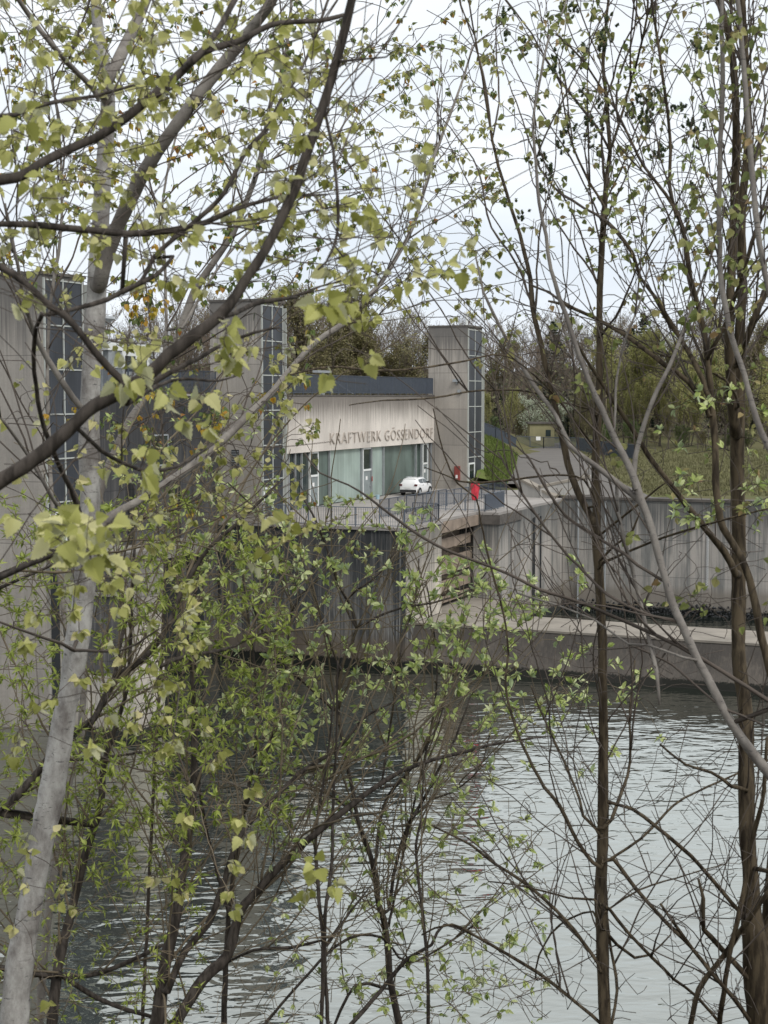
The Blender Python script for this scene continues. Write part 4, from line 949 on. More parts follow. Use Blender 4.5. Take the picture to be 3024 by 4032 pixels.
# ---- T1: white poplar with the pale trunk
T = Tree('poplar_tree', 'pale smooth trunked poplar leaning from lower left, forked with a long diagonal bough', 'tree', 40, 8, B_PALE, B_TWIG, L_MID, 14, 1)
T.trace([(55, 4060, 140), (60, 3960, 122), (78, 3795, 116), (149, 3397, 112), (225, 2999, 106), (255, 2800, 100), (280, 2696, 102), (333, 2298, 96), (355, 1928, 88), (352, 1663, 88), (368, 1331, 84), (381, 1133, 84), (404, 729, 73), (424, 398, 62), (388, 133, 50), (371, -60, 40)], 8.0, 8.3, rscale=.91, ground=1)
T.trace([(395, 1110, 60), (424, 995, 60), (490, 829, 55), (597, 630, 52), (763, 398, 50), (895, 232, 45), (1061, 20, 40), (1110, -80, 38)], 8.1, 7.6, bough=True)
T.trace([(400, 360, 40), (451, 265, 45), (563, 33, 40), (590, -60, 38)], 8.1, 8.6, bough=True)
T.trace([(375, 2100, 40), (431, 2034, 34), (530, 1981, 32), (643, 1908, 30), (763, 1829, 30), (882, 1729, 29), (981, 1630, 28), (1078, 1536, 26), (1157, 1439, 24), (1241, 1349, 23), (1355, 1271, 21), (1416, 1204, 19), (1510, 1100, 18), (1570, 995, 17), (1630, 882, 15), (1696, 663, 13), (1716, 597, 12), (1822, 318, 9), (1860, 180, 7)], 8.0, 11.5, bough=True)
T.trace([(330, 1620, 24), (285, 1564, 24), (219, 1464, 22), (152, 1351, 20), (100, 1200, 16), (60, 1000, 12), (20, 800, 9)], 8.0, 7.4, bough=True)
T.trace([(390, 390, 24), (365, 345, 24), (265, 245, 22), (133, 86, 20), (66, -10, 18)], 8.1, 7.5, bough=True)
T.trace([(310, 2120, 18), (285, 2061, 18), (219, 1981, 16), (152, 1862, 15), (80, 1749, 13), (0, 1643, 11)], 8, 7.2, bough=True)
T.trace([(290, 2560, 16), (240, 2535, 14), (125, 2495, 12), (0, 2450, 9)], 7.9, 7, twig=True); T.trace([(300, 2560, 14), (480, 2560, 10), (620, 2480, 6)], 7.9, 7.2, twig=True)
T.shoots((0, 0, 1300, 2100), 30, (.5, 1.5), w=(8, 3))
T.fill((440, 1300, 1250, 2150), 120, (7.6, 10), .042, 'pop', (5, 8), droop=.5)
T.fill((150, -20, 1250, 950), 150, (7.2, 9.5), .041, 'pop', (4, 7), droop=.5)
T.fill((0, -20, 420, 1200), 60, (7, 9), .042, 'pop', (4, 7))
T.fill((0, 1300, 420, 2000), 26, (7, 8.5), .05, 'pop', (2, 5))
T.shoots((1250, 100, 2000, 1300), 34, (.4, 1.1), (25, 50), .2, w=(6, 3), minw=4)
T.fill((1250, 150, 1980, 1250), 210, (9.8, 12), .042, 'asp', (4, 8), droop=.5, maxd=1.3)
T.fill((150, 2100, 800, 2900), 24, (7, 8), .052, 'pop', (5, 8), spread=.8); T.fill((600, 2800, 1000, 3760), 17, (7, 8.2), .052, 'pop', (5, 8), maxd=5, spread=.8)
T.fill((0, 3150, 330, 3950), 12, (7, 7.8), .05, 'pop', (2, 5)); T.fill((700, 2300, 830, 2600), 10, (7.5, 8.3), .045, 'pop', (5, 8))
T.finish()
# ---- T2: dark boughs nearest the camera
T = Tree('poplar_tree', 'dark barked poplar bough reaching diagonally across the upper left, nearest of all', 'tree', -900, 4, B_DARK, B_TWIG, L_NEAR, 12, 2)
T.trace([(-950, 4100, 150), (-900, 3200, 140), (-760, 2400, 120), (-700, 1700, 100), (-760, 900, 80), (-800, 100, 60)], 4.1, 3.9, ground=1)
T.trace([(-720, 2300, 80), (-300, 2080, 78), (0, 1895, 62), (133, 1809, 58), (265, 1696, 55), (371, 1597, 55), (464, 1550, 54), (597, 1464, 52), (663, 1398, 48), (749, 1332, 46), (862, 1245, 44), (928, 1166, 42), (981, 1080, 40), (1034, 1000, 39), (1080, 915, 37), (1153, 763, 36), (1199, 630, 38), (1279, 398, 36), (1318, 265, 34), (1371, 66, 32), (1395, -60, 30)], 4.1, 4.4)
T.trace([(530, 1535, 34), (511, 1524, 30), (451, 1471, 29), (378, 1391, 29), (318, 1312, 27), (252, 1239, 27), (199, 1206, 27), (86, 1106, 28), (0, 1050, 30), (-200, 980, 32), (-700, 1000, 34)], 4.2, 4)
T.trace([(-720, 1150, 50), (-300, 760, 45), (0, 709, 42), (90, 690, 38), (166, 640, 36), (265, 590, 36), (371, 544, 38), (497, 464, 36), (577, 398, 34), (690, 305, 33), (796, 205, 32), (928, 165, 26), (1061, 100, 24), (1100, 90, 20), (1270, 80, 18), (1380, 50, 14)], 4.1, 4.8)
T.trace([(760, 240, 26), (830, 160, 24), (880, 80, 22), (935, -20, 20)], 4.5, 4.9)
T.trace([(-720, 1000, 40), (-200, 880, 26), (0, 882, 22), (166, 888, 27), (371, 908, 28), (497, 921, 28), (663, 908, 25), (809, 875, 22), (928, 822, 18), (1100, 776, 13), (1160, 772, 12), (1290, 765, 8)], 4, 4.9)
T.trace([(-700, 500, 36), (-200, 470, 22), (0, 457, 18), (60, 452, 18), (133, 424, 16), (239, 398, 15), (371, 378, 13), (517, 338, 10), (663, 298, 7)], 4, 4.6)
T.trace([(820, 1290, 26), (862, 1250, 24), (928, 1232, 20), (995, 1199, 20), (1040, 1186, 20), (1090, 1180, 16), (1170, 1170, 10)], 4.3, 4.8)
T.trace([(470, 1560, 30), (560, 1528, 24), (663, 1470, 20), (785, 1409, 17), (850, 1372, 15), (1000, 1310, 12), (1100, 1290, 8)], 4.25, 4.6)
T.trace([(500, 1590, 22), (620, 1520, 14), (720, 1492, 12), (860, 1500, 8), (960, 1470, 5)], 4.3, 4.9)
T.trace([(480, 1160, 16), (560, 1100, 15), (603, 1015, 18), (676, 948, 18), (780, 860, 20), (882, 763, 19), (955, 617, 18), (1000, 560, 17), (1061, 491, 16), (1106, 398, 15), (1159, 318, 14), (1219, 199, 12), (1298, -20, 10)], 4.6, 5.4)
T.trace([(190, 1240, 14), (300, 1215, 18), (420, 1180, 20), (500, 1140, 19), (620, 1080, 17), (680, 1010, 13)], 4.3, 4.7)
T.trace([(1275, 400, 12), (1285, 464, 12), (1312, 597, 12), (1325, 729, 12), (1332, 862, 13), (1318, 962, 12), (1285, 1030, 10), (1252, 1061, 8)], 4.4, 4.2)
T.trace([(1330, 233, 12), (1345, 242, 12), (1420, 233, 9), (1520, 225, 7), (1560, 195, 5)], 4.4, 4)
T.trace([(1120, 1180, 10), (1250, 1130, 8), (1385, 1080, 9), (1300, 947, 7)], 4.8, 5)
T.trace([(330, 870, 10), (300, 1000, 14), (270, 560, 8)], 4.5) if False else None
T.trace([(310, 1690, 16), (400, 1775, 16), (480, 1820, 15), (552, 1850, 14), (640, 1852, 13), (740, 1815, 11), (850, 1740, 8)], 4.2, 5)
T.trace([(165, 1240, 18), (142, 1290, 17), (136, 1332, 17), (136, 1464, 18), (159, 1630, 19), (192, 1729, 20), (232, 1829, 18), (278, 1928, 20), (318, 2028, 18), (350, 2080, 14)], 4.4, 5.2)
T.shoots((-50, -50, 1500, 2000), 61, (.25, .8), (25, 60), .1, w=(9, 4), minw=7)
T.shoots((-50, -50, 1500, 2000), 81, (.15, .45), (25, 60), .1, w=(6, 3.5), minw=5)
for rc, n in (((-40, -40, 620, 560), 42), ((500, -40, 1150, 600), 38), ((900, 100, 1400, 900), 34), ((-40, 500, 520, 1000), 30), ((500, 700, 1150, 1150), 30), ((1150, 380, 1700, 800), 16), ((1250, 800, 1500, 1250), 16), ((1550, 850, 1880, 1100), 6), ((1300, 900, 1500, 1300), 10)):
    T.fill(rc, n, (3.9, 5.8), .035, 'pop', (4, 8), rtip=.0011, droop=.4, stalk=.6, maxd=2.2)
for x, y, sx, sy, n in ((110, 1150, 90, 30, 4), (60, 480, 40, 90, 3), (530, 1470, 80, 40, 6), (680, 1450, 60, 50, 3), (900, 1310, 60, 50, 5), (1220, 1150, 60, 60, 5), (1740, 1030, 60, 30, 3), (1400, 1450, 60, 40, 2), (760, 1660, 50, 40, 2), (560, 1830, 60, 60, 4)):
    T.fill((x, y, sx, sy), n, (3.7, 4.4), .050, 'pop', (3, 5), rtip=.0012, gauss=True, droop=.4, stalk=.6, maxd=2.5)
T.trace([(-700, 2500, 40), (-250, 2380, 30), (0, 2275, 24), (100, 2230, 22), (210, 2185, 18), (300, 2120, 12)], 3.9, 3.7)
T.fill((340, 2130, 100, 65), 15, (3.5, 3.9), .056, 'pop', (3, 5), rtip=.0014, gauss=True, droop=.3, stalk=.5, maxd=2.5)
T.fill((150, 2020, 80, 40), 3, (3.7, 4.1), .055, 'pop', (3, 5), gauss=True, maxd=2.5); T.fill((1050, 2120, 60, 50), 4, (3.9, 4.3), .043, 'pop', (3, 5), gauss=True, maxd=3)
T.fill((-20, 2000, 700, 3000), 20, (4.4, 5.6), .042, 'pop', (5, 8), maxd=3.5, spread=.8)
T.fill((900, 3260, 50, 40), 2, (5.2, 5.5), .048, 'pop', (5, 7), gauss=True, maxd=6); T.fill((1210, 3430, 70, 30), 3, (4.6, 4.9), .05, 'pop', (5, 7), gauss=True, maxd=7)
T.finish()
# ---- aspen further back, small leaves, some yellow
T = Tree('aspen_tree', 'slender grey aspen with small green and yellow leaves behind the pale trunk', 'tree', 120, 13, B_GREY, B_TWIG, L_ASP, 10, 3)
T.trace([(150, 4080, 34), (190, 3600, 32), (262, 3118, 32), (318, 2900, 30), (330, 2600, 28), (352, 2200, 28), (398, 1928, 30), (491, 1696, 34), (570, 1564, 32), (703, 1318, 30), (763, 1153, 28), (862, 1000, 26), (928, 895, 24), (1015, 663, 20), (1074, 371, 16), (1100, 331, 15), (1140, 100, 12), (1150, -60, 10)], 13, 14.5, ground=1)
T.trace([(640, 1440, 14), (655, 1300, 12), (650, 1050, 11), (640, 800, 9), (700, 500, 7)], 13.6, 14.5); T.trace([(260, 2500, 20), (200, 1900, 18), (190, 1300, 14), (240, 900, 12), (232, 500, 9), (180, 200, 7)], 13, 14)
T.trace([(720, 1290, 12), (900, 1000, 10), (1200, 700, 8), (1400, 420, 6)], 13.6, 15.5); T.trace([(1000, 700, 10), (1250, 450, 7), (1500, 150, 5)], 14, 16)
T.shoots((0, 0, 1900, 1900), 42, (.6, 2.2), w=(7, 3))
T.fill((-20, -30, 1300, 1150), 330, (12.5, 16), .052, 'asp', (4, 8), rtip=.0017, droop=.8, maxd=3.2)
T.fill((1100, -30, 1950, 950), 170, (13, 16.5), .050, 'asp', (4, 8), rtip=.0017, droop=.8, maxd=2.6)
T.fill((400, 1080, 1250, 2050), 60, (12.5, 14.5), .055, 'asp', (4, 8), rtip=.0017, droop=.8, maxd=5)
for x, y in ((600, 1130), (560, 1180), (590, 1230), (610, 1560), (840, 1620), (850, 1660), (580, 1700), (590, 1740), (660, 1960), (1060, 1540), (470, 1520), (830, 1660), (560, 150)): T.fill((x, y, 26, 26), 5, (13, 13.6), .06, 'asp', (4, 8), gauss=True, droop=.8, maxd=6)
for k in range(60):
    i = T.rg.randrange(300, T.n); T.catkin(Vector(T.np[i]), .03, hang=True)
T.finish()
# yellow-leaved sapling between the towers
M_YEL = leafmat('golden leaves', [(0, (.40, .33, .05)), (.5, (.48, .34, .04)), (1, (.46, .22, .04))], trans=.4)
T = Tree('aspen_sapling', 'thin sapling with golden orange leaves beside the pale trunk', 'tree', 560, 11, B_TWIG, B_TWIG, M_YEL, 6, 33)
T.trace([(560, 4060, 16), (600, 3200, 15), (640, 2500, 14), (650, 2100, 12), (640, 1700, 10), (600, 1350, 8), (570, 1100, 6), (540, 900, 4)], 11, 11.5, ground=1)
for x, y, sx, sy, n in ((570, 1150, 45, 60, 16), (590, 1215, 40, 30, 6), (590, 1710, 45, 50, 5), (840, 1660, 45, 60, 8), (600, 1530, 30, 20, 2), (460, 1440, 25, 20, 2), (660, 1960, 50, 40, 5), (500, 540, 40, 60, 5), (730, 560, 50, 40, 6), (540, 150, 40, 50, 5), (80, 700, 60, 60, 5), (0, 960, 30, 30, 3), (1060, 1520, 30, 30, 3), (280, 1640, 60, 40, 4), (100, 250, 60, 60, 4), (320, 700, 60, 50, 6)):
    T.fill((x, y, sx, sy), n, (10.6, 11.8), .045, 'asp', (3, 6), gauss=True, rtip=.0012, droop=1.0, maxd=9)
T.finish()

# ---- right hand group
T = Tree('broadleaf_tree', 'straight slim brown trunk standing alone right of centre with upswept boughs', 'tree', 2382, 9, B_BROWN, B_TWIG, L_TOP, 12, 4)
T.trace([(2384, 4080, 52), (2382, 4032, 50), (2372, 3728, 48), (2365, 3529, 50), (2372, 3363, 48), (2375, 3131, 42), (2375, 2833, 38), (2374, 2780, 38), (2371, 2510, 36), (2357, 2239, 38), (2345, 2070, 40), (2350, 2013, 36), (2345, 1810, 32), (2360, 1518, 28), (2361, 1200, 24), (2368, 995, 23), (2382, 796, 21), (2388, 696, 19), (2401, 597, 17), (2388, 398, 15), (2375, 265, 13), (2382, 133, 11), (2401, -30, 9)], 9, 9.4, ground=1)
T.trace([(2345, 2120, 28), (2334, 2047, 28), (2306, 2000, 27), (2252, 1878, 26), (2225, 1776, 25), (2205, 1674, 24), (2171, 1539, 22), (2130, 1356, 20), (2096, 1200, 20), (2088, 1100, 17), (2048, 928, 15), (1995, 763, 13), (1948, 597, 11), (1915, 398, 9), (1862, 99, 7), (1840, -30, 6)], 9, 9.8)
T.trace([(2370, 900, 10), (2382, 815, 10), (2322, 723, 10), (2256, 577, 9), (2225, 450, 7), (2200, 250, 5)], 9.2, 9.6)
T.trace([(2392, 640, 11), (2401, 597, 11), (2454, 431, 11), (2501, 265, 10), (2547, 66, 9), (2550, -30, 8)], 9.3, 9)
T.trace([(2370, 900, 16), (2391, 875, 16), (2488, 995, 15), (2521, 1094, 14), (2574, 1160, 14), (2607, 1227, 14), (2640, 1290, 10)], 9.2, 8.8)
T.trace([(2360, 1290, 12), (2347, 1254, 14), (2225, 1200, 10), (2160, 1150, 9), (2090, 1125, 6)], 9.1, 9.5)
T.trace([(2350, 2110, 12), (2374, 2096, 11), (2510, 1988, 9), (2620, 1900, 6)], 9, 8.5); T.trace([(2365, 2225, 13), (2381, 2212, 12), (2476, 2171, 11), (2611, 2117, 10), (2815, 2056, 8), (3024, 2002, 6)], 9, 8)
T.trace([(2360, 2210, 12), (2420, 2150, 10), (2490, 2090, 9), (2520, 2020, 6)], 9, 8.7)
T.trace([(2350, 1640, 10), (2320, 1610, 9), (2200, 1580, 9), (2100, 1545, 8), (2000, 1536, 8), (1844, 1542, 8), (1711, 1566, 8), (1512, 1578, 6), (1374, 1596, 4)], 9, 7.5)
T.trace([(2340, 1760, 9), (2150, 1520, 6), (1985, 1400, 6), (1838, 1421, 8), (1687, 1445, 9), (1500, 1460, 10), (1301, 1445, 9), (1145, 1475, 8)], 9, 7)
T.trace([(2350, 1990, 10), (2300, 1890, 9), (2200, 1870, 8), (2000, 1890, 10), (1900, 1900, 9), (1810, 1895, 7), (1750, 1870, 5), (1670, 1840, 4)], 9, 8)
for a in ([(2372, 3400, 12), (2521, 3304, 10), (2653, 3171, 9), (2786, 3098, 9), (2985, 3012, 7), (3060, 2980, 6)], [(2372, 3390, 16), (2415, 3384, 17), (2501, 3496, 16), (2620, 3629, 16), (2720, 3728, 16), (2799, 3828, 16), (2886, 3927, 17), (2965, 4040, 17)][::-1], [(2370, 3420, 16), (2335, 3397, 17), (2275, 3317, 16), (2203, 3171, 15), (2143, 3098, 13), (2057, 2933, 11), (2015, 2815, 10), (1988, 2693, 9), (2002, 2577, 9), (1981, 2408, 8), (1934, 2239, 8), (1892, 2054, 7), (1874, 1958, 7), (1802, 1903, 7), (1747, 1783, 6), (1705, 1608, 4)],
          [(2366, 3300, 13), (2348, 3264, 13), (2295, 3211, 12), (2282, 3145, 11), (2222, 2999, 10), (2143, 2833, 8), (2090, 2700, 6)], [(2378, 3260, 15), (2408, 3224, 15), (2454, 3098, 13), (2481, 2999, 11), (2481, 2800, 9), (2500, 2600, 6)], [(2368, 3610, 13), (2355, 3560, 12), (2340, 3540, 11), (2240, 3535, 9), (2090, 3496, 7), (1924, 3470, 5)],
          [(2372, 3560, 12), (2401, 3582, 13), (2474, 3675, 13), (2567, 3768, 13), (2653, 3854, 13), (2740, 3920, 12), (2860, 4060, 12)], [(2362, 3820, 14), (2355, 3795, 14), (2295, 3708, 14), (2222, 3616, 14), (2090, 3496, 14), (1924, 3384, 12), (1860, 3330, 10), (1700, 3250, 7)], [(2378, 4060, 14), (2362, 4027, 14), (2242, 3927, 13), (2123, 3834, 14), (1924, 3715, 13), (1780, 3640, 10), (1660, 3680, 7)],
          [(2370, 3660, 9), (2335, 3589, 9), (2203, 3642, 8), (2123, 3761, 8), (2110, 3854, 7), (2120, 3860, 7)], [(2370, 3600, 9), (2521, 3503, 8), (2713, 3443, 6), (2860, 3400, 4)], [(2370, 3650, 14), (2430, 3720, 12), (2500, 3770, 11), (2560, 3760, 8), (2640, 3680, 6)], [(2400, 4060, 13), (2430, 3900, 12), (2400, 3700, 11), (2385, 3560, 9)]):
    T.trace(a, 9, 9.6 if a[0][0] > 2300 else 8.6)
T.shoots((1800, 0, 2700, 1700), 37, (.8, 2.0), (18, 38), .3, w=(8, 3))
T.shoots((1850, 2700, 2900, 4032), 45, (.5, 1.8), (20, 55), .15, w=(7, 3))
T.shoots((1850, 0, 2900, 4032), 45, (.3, .8), (25, 55), .15, w=(5, 3), minw=4)
T.fill((1850, -20, 2560, 800), 110, (8.6, 10.5), .045, 'asp', (2, 5), droop=.4, rtip=.0011); T.fill((1850, 700, 2560, 1500), 60, (8.6, 10.5), .045, 'asp', (1, 4), rtip=.0011)
T.fill((1850, -20, 2700, 1900), 110, (8.6, 10.2), .045, 'asp', (0, 0), rtip=.001, maxd=1.0)
T.fill((1900, 2900, 3024, 4032), 190, (8, 10.5), .045, 'asp', (0, 0), rtip=.001, wig=.3); T.fill((1900, 2000, 3024, 2900), 90, (8, 10), .04, 'oval', (0, 0), rtip=.001, wig=.4)
for x, y in ((2240, 45), (2370, 130), (2380, 100), (2360, 200), (2180, 260), (2170, 240), (2290, 200), (2290, 270), (2320, 390), (2350, 420), (2330, 480), (2360, 510), (2400, 420), (2490, 440), (2540, 420), (2530, 450), (2520, 380), (2580, 375), (2330, 560), (2350, 590), (2220, 560), (2230, 520), (2215, 545), (2700, 490), (2660, 430), (2740, 510), (2800, 160), (2760, 200), (2745, 190), (2590, 600), (2600, 630), (2540, 470), (2550, 490), (2150, 640), (2160, 690), (2150, 760), (2130, 770), (2005, 820), (2030, 830), (2720, 820), (2730, 740), (2720, 910), (2810, 900), (2820, 850), (2730, 575), (1990, 150), (2045, 190), (1990, 60)):
    p = P(x + T.rg.gauss(0, 8), y + T.rg.gauss(0, 8), T.rg.uniform(8.8, 9.8)); q = T.connect(p, .0014, maxd=3)
    if q: T.darkcat(q[-1], T.rg.randint(5, 10)); T.leaves(q[-1], Vector((0, 0, 1)), 2, .045, 'oval', 1, -.2, .2)
T.finish()
T = Tree('poplar_tree', 'light grey leaning trunk crossing from lower right edge to upper centre', 'tree', 3100, 8, B_GREY, B_TWIG, L_TOP, 12, 5)
T.xb = 1
T.trace([(3250, 3500, 60), (3130, 3200, 52), (3040, 3060, 48), (2985, 2992, 46), (2916, 2900, 44), (2849, 2794, 40), (2808, 2713, 38), (2747, 2598, 36), (2713, 2523, 35), (2659, 2401, 34), (2618, 2279, 34), (2564, 2081, 36), (2523, 1966, 36), (2489, 1864, 30), (2428, 1742, 28), (2367, 1607, 26), (2320, 1505, 24), (2266, 1356, 22), (2225, 1230, 20), (2169, 1061, 16), (2149, 928, 15), (2123, 796, 14), (2110, 630, 13), (2100, 464, 11), (2130, 298, 10), (2156, 166, 9), (2222, 33, 7), (2240, -30, 6)], 7.6, 8.6, rscale=.9, ground=1)
T.trace([(2540, 2010, 26), (2523, 1975, 24), (2496, 1952, 24), (2340, 1830, 22), (2246, 1756, 20), (2191, 1640, 18), (2103, 1518, 16), (2015, 1376, 14), (1927, 1200, 12), (1904, 1150, 10), (1870, 1000, 7)], 8.1, 8.8)
T.trace([(2500, 1930, 22), (2496, 1864, 22), (2503, 1796, 19), (2530, 1688, 19), (2571, 1573, 18), (2632, 1451, 16), (2679, 1335, 14), (2727, 1200, 12), (2790, 1050, 8), (2810, 980, 6)], 8.1, 8.6)
T.trace([(2660, 2450, 10), (2652, 2442, 12), (2577, 2428, 12), (2476, 2388, 12), (2388, 2340, 12), (2306, 2259, 12), (2205, 2151, 11), (2117, 2035, 10), (2029, 1900, 9), (1960, 1780, 7)], 7.9, 8.4, twig=True)
T.trace([(2618, 2290, 14), (2591, 2273, 14), (2510, 2225, 14), (2456, 2178, 13), (2374, 2130, 13), (2306, 2083, 13), (2225, 2029, 12), (2137, 1900, 11), (2080, 1800, 8), (1990, 1720, 5)], 8, 8.5, twig=True)
T.trace([(3060, 2780, 19), (2882, 2666, 18), (2713, 2564, 17), (2544, 2483, 16), (2408, 2422, 15), (2273, 2367, 15), (2124, 2320, 14), (2002, 2259, 13), (1874, 2209, 13), (1723, 2149, 13), (1573, 2052, 12), (1458, 1964, 10), (1374, 1909, 8), (1259, 1861, 7), (1199, 1783, 6)], 7.6, 9, twig=True)
T.trace([(2740, 2600, 12), (2690, 2590, 10), (2550, 2540, 9), (2476, 2537, 9), (2340, 2442, 8), (2205, 2388, 8), (2035, 2334, 7)], 7.8, 8.8); T.trace([(3024, 2862, 10), (2916, 2815, 10), (2828, 2774, 10), (2645, 2618, 9), (2476, 2537, 8)], 7.6, 8.4, twig=True)
T.trace([(2428, 1900, 14), (2435, 2022, 14), (2476, 2191, 15), (2523, 2374, 16), (2557, 2523, 16), (2584, 2645, 15), (2598, 2774, 10)], 8.3, 7.9)
T.trace([(2420, 1700, 9), (2428, 1498, 10), (2462, 1335, 9), (2517, 1200, 8), (2560, 1040, 6)], 8.2, 8.6)
T.shoots((1900, 0, 3024, 2700), 34, (.5, 1.5), (18, 40), .3, w=(8, 3))
T.shoots((1900, 0, 3024, 2700), 40, (.3, .7), (25, 50), .2, w=(5, 3), minw=4)
for x, y, sx, sy, n in ((2240, 1530, 60, 25, 5), (2500, 1280, 50, 40, 4), (2450, 1790, 30, 40, 3), (2040, 1340, 40, 30, 3), (2300, 900, 120, 60, 8), (2210, 100, 90, 60, 8), (2500, 2150, 60, 60, 2), (2700, 2330, 90, 50, 10), (2260, 1540, 40, 30, 4), (1950, 1190, 40, 40, 3), (2200, 330, 60, 60, 5)):
    T.fill((x, y, sx, sy), n, (8, 8.8), .045, 'pop', (2, 4), gauss=True, rtip=.0011, droop=.3, maxd=3)
T.fill((1950, 0, 2700, 1400), 60, (8, 9), .042, 'pop', (1, 3), rtip=.001, droop=.4); T.fill((2000, 2100, 3024, 2700), 60, (7.8, 8.8), .04, 'oval', (0, 0), rtip=.001, wig=.4)
T.finish()
T = Tree('broadleaf_tree', 'thick rough brown trunk near the right edge dividing into twin upright stems', 'tree', 3010, 9, B_BROWN, B_TWIG, L_TOP, 14, 6)
T.trace([(3015, 4080, 130), (3000, 4032, 120), (2978, 3795, 100), (2958, 3596, 82), (2958, 3463, 68), (2940, 3264, 64), (2939, 3065, 62), (2935, 2800, 60), (2909, 2577, 56), (2909, 2171, 54), (2903, 1810, 56), (2905, 1620, 56), (2909, 1403, 44), (2916, 1240, 38), (2925, 1127, 36), (2919, 862, 34), (2945, 530, 30), (2932, 199, 28), (2919, -40, 26)], 9, 9.3, ground=1)
T.trace([(2895, 1700, 46), (2875, 1450, 38), (2872, 1260, 36), (2892, 796, 33), (2899, 464, 30), (2879, 199, 26), (2826, -30, 20)], 9.1, 8.8)
T.trace([(3000, 3800, 60), (3020, 3650, 48), (3030, 3500, 44), (3060, 3200, 40)], 9.1, 9.4)
T.trace([(2895, 2260, 30), (2876, 2218, 28), (2849, 2171, 27), (2781, 2083, 25), (2713, 2002, 24), (2659, 1932, 23), (2577, 1830, 21), (2489, 1688, 18), (2415, 1579, 15), (2300, 1403, 11), (2240, 1280, 7)], 9, 8.7)
T.trace([(3010, 1150, 22), (2960, 1290, 22), (2900, 1440, 20)], 9) ; T.trace([(2905, 1440, 22), (2960, 1270, 22), (3024, 1130, 22), (3100, 980, 18)], 9, 8.6)
for a in ([(2955, 3620, 20), (2905, 3582, 18), (2786, 3443, 16), (2720, 3370, 16), (2587, 3258, 15), (2488, 3185, 14), (2395, 3158, 12)], [(2980, 4060, 18), (2886, 3927, 17), (2799, 3828, 16), (2700, 3700, 14), (2600, 3560, 10)], [(2700, 4080, 26), (2720, 4032, 24), (2753, 3894, 23), (2852, 3761, 22), (2932, 3642, 22), (3024, 3516, 20), (3080, 3440, 18)], [(2828, 4080, 22), (2832, 4032, 22), (2872, 3761, 20), (2919, 3563, 20), (2958, 3330, 19), (2998, 3171, 18), (3011, 3065, 16), (3020, 2900, 12)], [(2965, 3880, 26), (2900, 3800, 22), (2800, 3690, 20), (2770, 3660, 18), (2770, 3540, 14), (2750, 3460, 10)], [(2940, 3110, 16), (2880, 3095, 14), (2800, 3040, 12), (2700, 3010, 10), (2600, 2930, 8)], [(2910, 1600, 12), (2860, 1500, 10), (2700, 1420, 8), (2600, 1400, 6)]):
    T.trace(a, 9, 8.7)
T.shoots((2500, 0, 3060, 1500), 34, (.8, 1.9), (18, 38), .3, w=(8, 3))
T.shoots((2500, 2800, 3060, 4032), 26, (.5, 1.6), (20, 50), .2, w=(7, 3))
T.shoots((2500, 0, 3060, 4032), 26, (.3, .8), (25, 50), .2, w=(5, 3), minw=4)
T.fill((2450, -20, 3060, 1300), 150, (8.4, 10.3), .045, 'asp', (1, 4), rtip=.0011, droop=.5); T.fill((2500, -20, 3060, 1800), 120, (8.4, 10), .045, 'asp', (0, 0), rtip=.001)
T.fill((2600, 2900, 3060, 4032), 80, (8.3, 10), .045, 'asp', (0, 0), rtip=.001, wig=.5); T.fill((2650, 1300, 3060, 2100), 60, (8.6, 9.8), .05, 'oval', (4, 8), rtip=.0012, droop=-.2, stalk=.15)
T.finish()
T = Tree('young_tree', 'smooth brown curved stem with short side twigs inside the rough trunk', 'tree', 3100, 8.4, B_BROWN, B_TWIG, L_WIL, 10, 7)
T.trace([(3300, 4080, 50), (3180, 3300, 40), (3060, 2760, 34), (3024, 2611, 32), (2998, 2510, 31), (2964, 2334, 31), (2916, 2190, 31), (2849, 2081, 30), (2821, 1945, 29), (2815, 1742, 27), (2801, 1573, 27), (2781, 1369, 24), (2773, 1300, 22), (2720, 1094, 19), (2687, 895, 17), (2647, 796, 16), (2634, 729, 15), (2640, 597, 13), (2627, 431, 12), (2600, 232, 11), (2574, 66, 9), (2561, -30, 8)], 8.2, 8.6, ground=1)
T.trace([(2790, 1640, 20), (2781, 1606, 22), (2713, 1505, 22), (2611, 1430, 20), (2483, 1335, 18), (2347, 1254, 14), (2225, 1200, 12), (2160, 1185, 8)], 8.4, 9)
T.trace([(2790, 1560, 20), (2781, 1539, 20), (2740, 1437, 19), (2672, 1322, 18), (2598, 1200, 17), (2574, 1160, 14)], 8.4, 8.8)
T.trace([(2660, 850, 12), (2653, 815, 12), (2620, 763, 12), (2541, 663, 11), (2488, 564, 10), (2441, 464, 10), (2388, 378, 9), (2289, 232, 8), (2189, 133, 6)], 8.5, 9.2)
T.trace([(2790, 1400, 18), (2830, 1330, 18), (2860, 1270, 18), (2890, 1180, 16), (2930, 1060, 13), (3000, 860, 9), (3060, 760, 7)], 8.4, 8)
T.shoots((2200, 0, 3060, 1700), 34, (.5, 1.5), (18, 38), .3, w=(8, 3))
T.shoots((2200, 0, 3060, 2300), 27, (.3, .8), w=(5, 3))
T.fill((2450, 0, 3000, 1300), 70, (8, 9.4), .045, 'oval', (1, 4), rtip=.001, stalk=.2); T.fill((2600, 1500, 3060, 2100), 40, (8, 8.8), .05, 'oval', (4, 9), rtip=.0011, droop=-.3, stalk=.12)
T.finish()
T = Tree('poplar_tree', 'twin thin grey stems at the upper right edge with bronze leaves', 'tree', 3300, 7.6, B_GREY, B_TWIG, L_TOP, 10, 8)
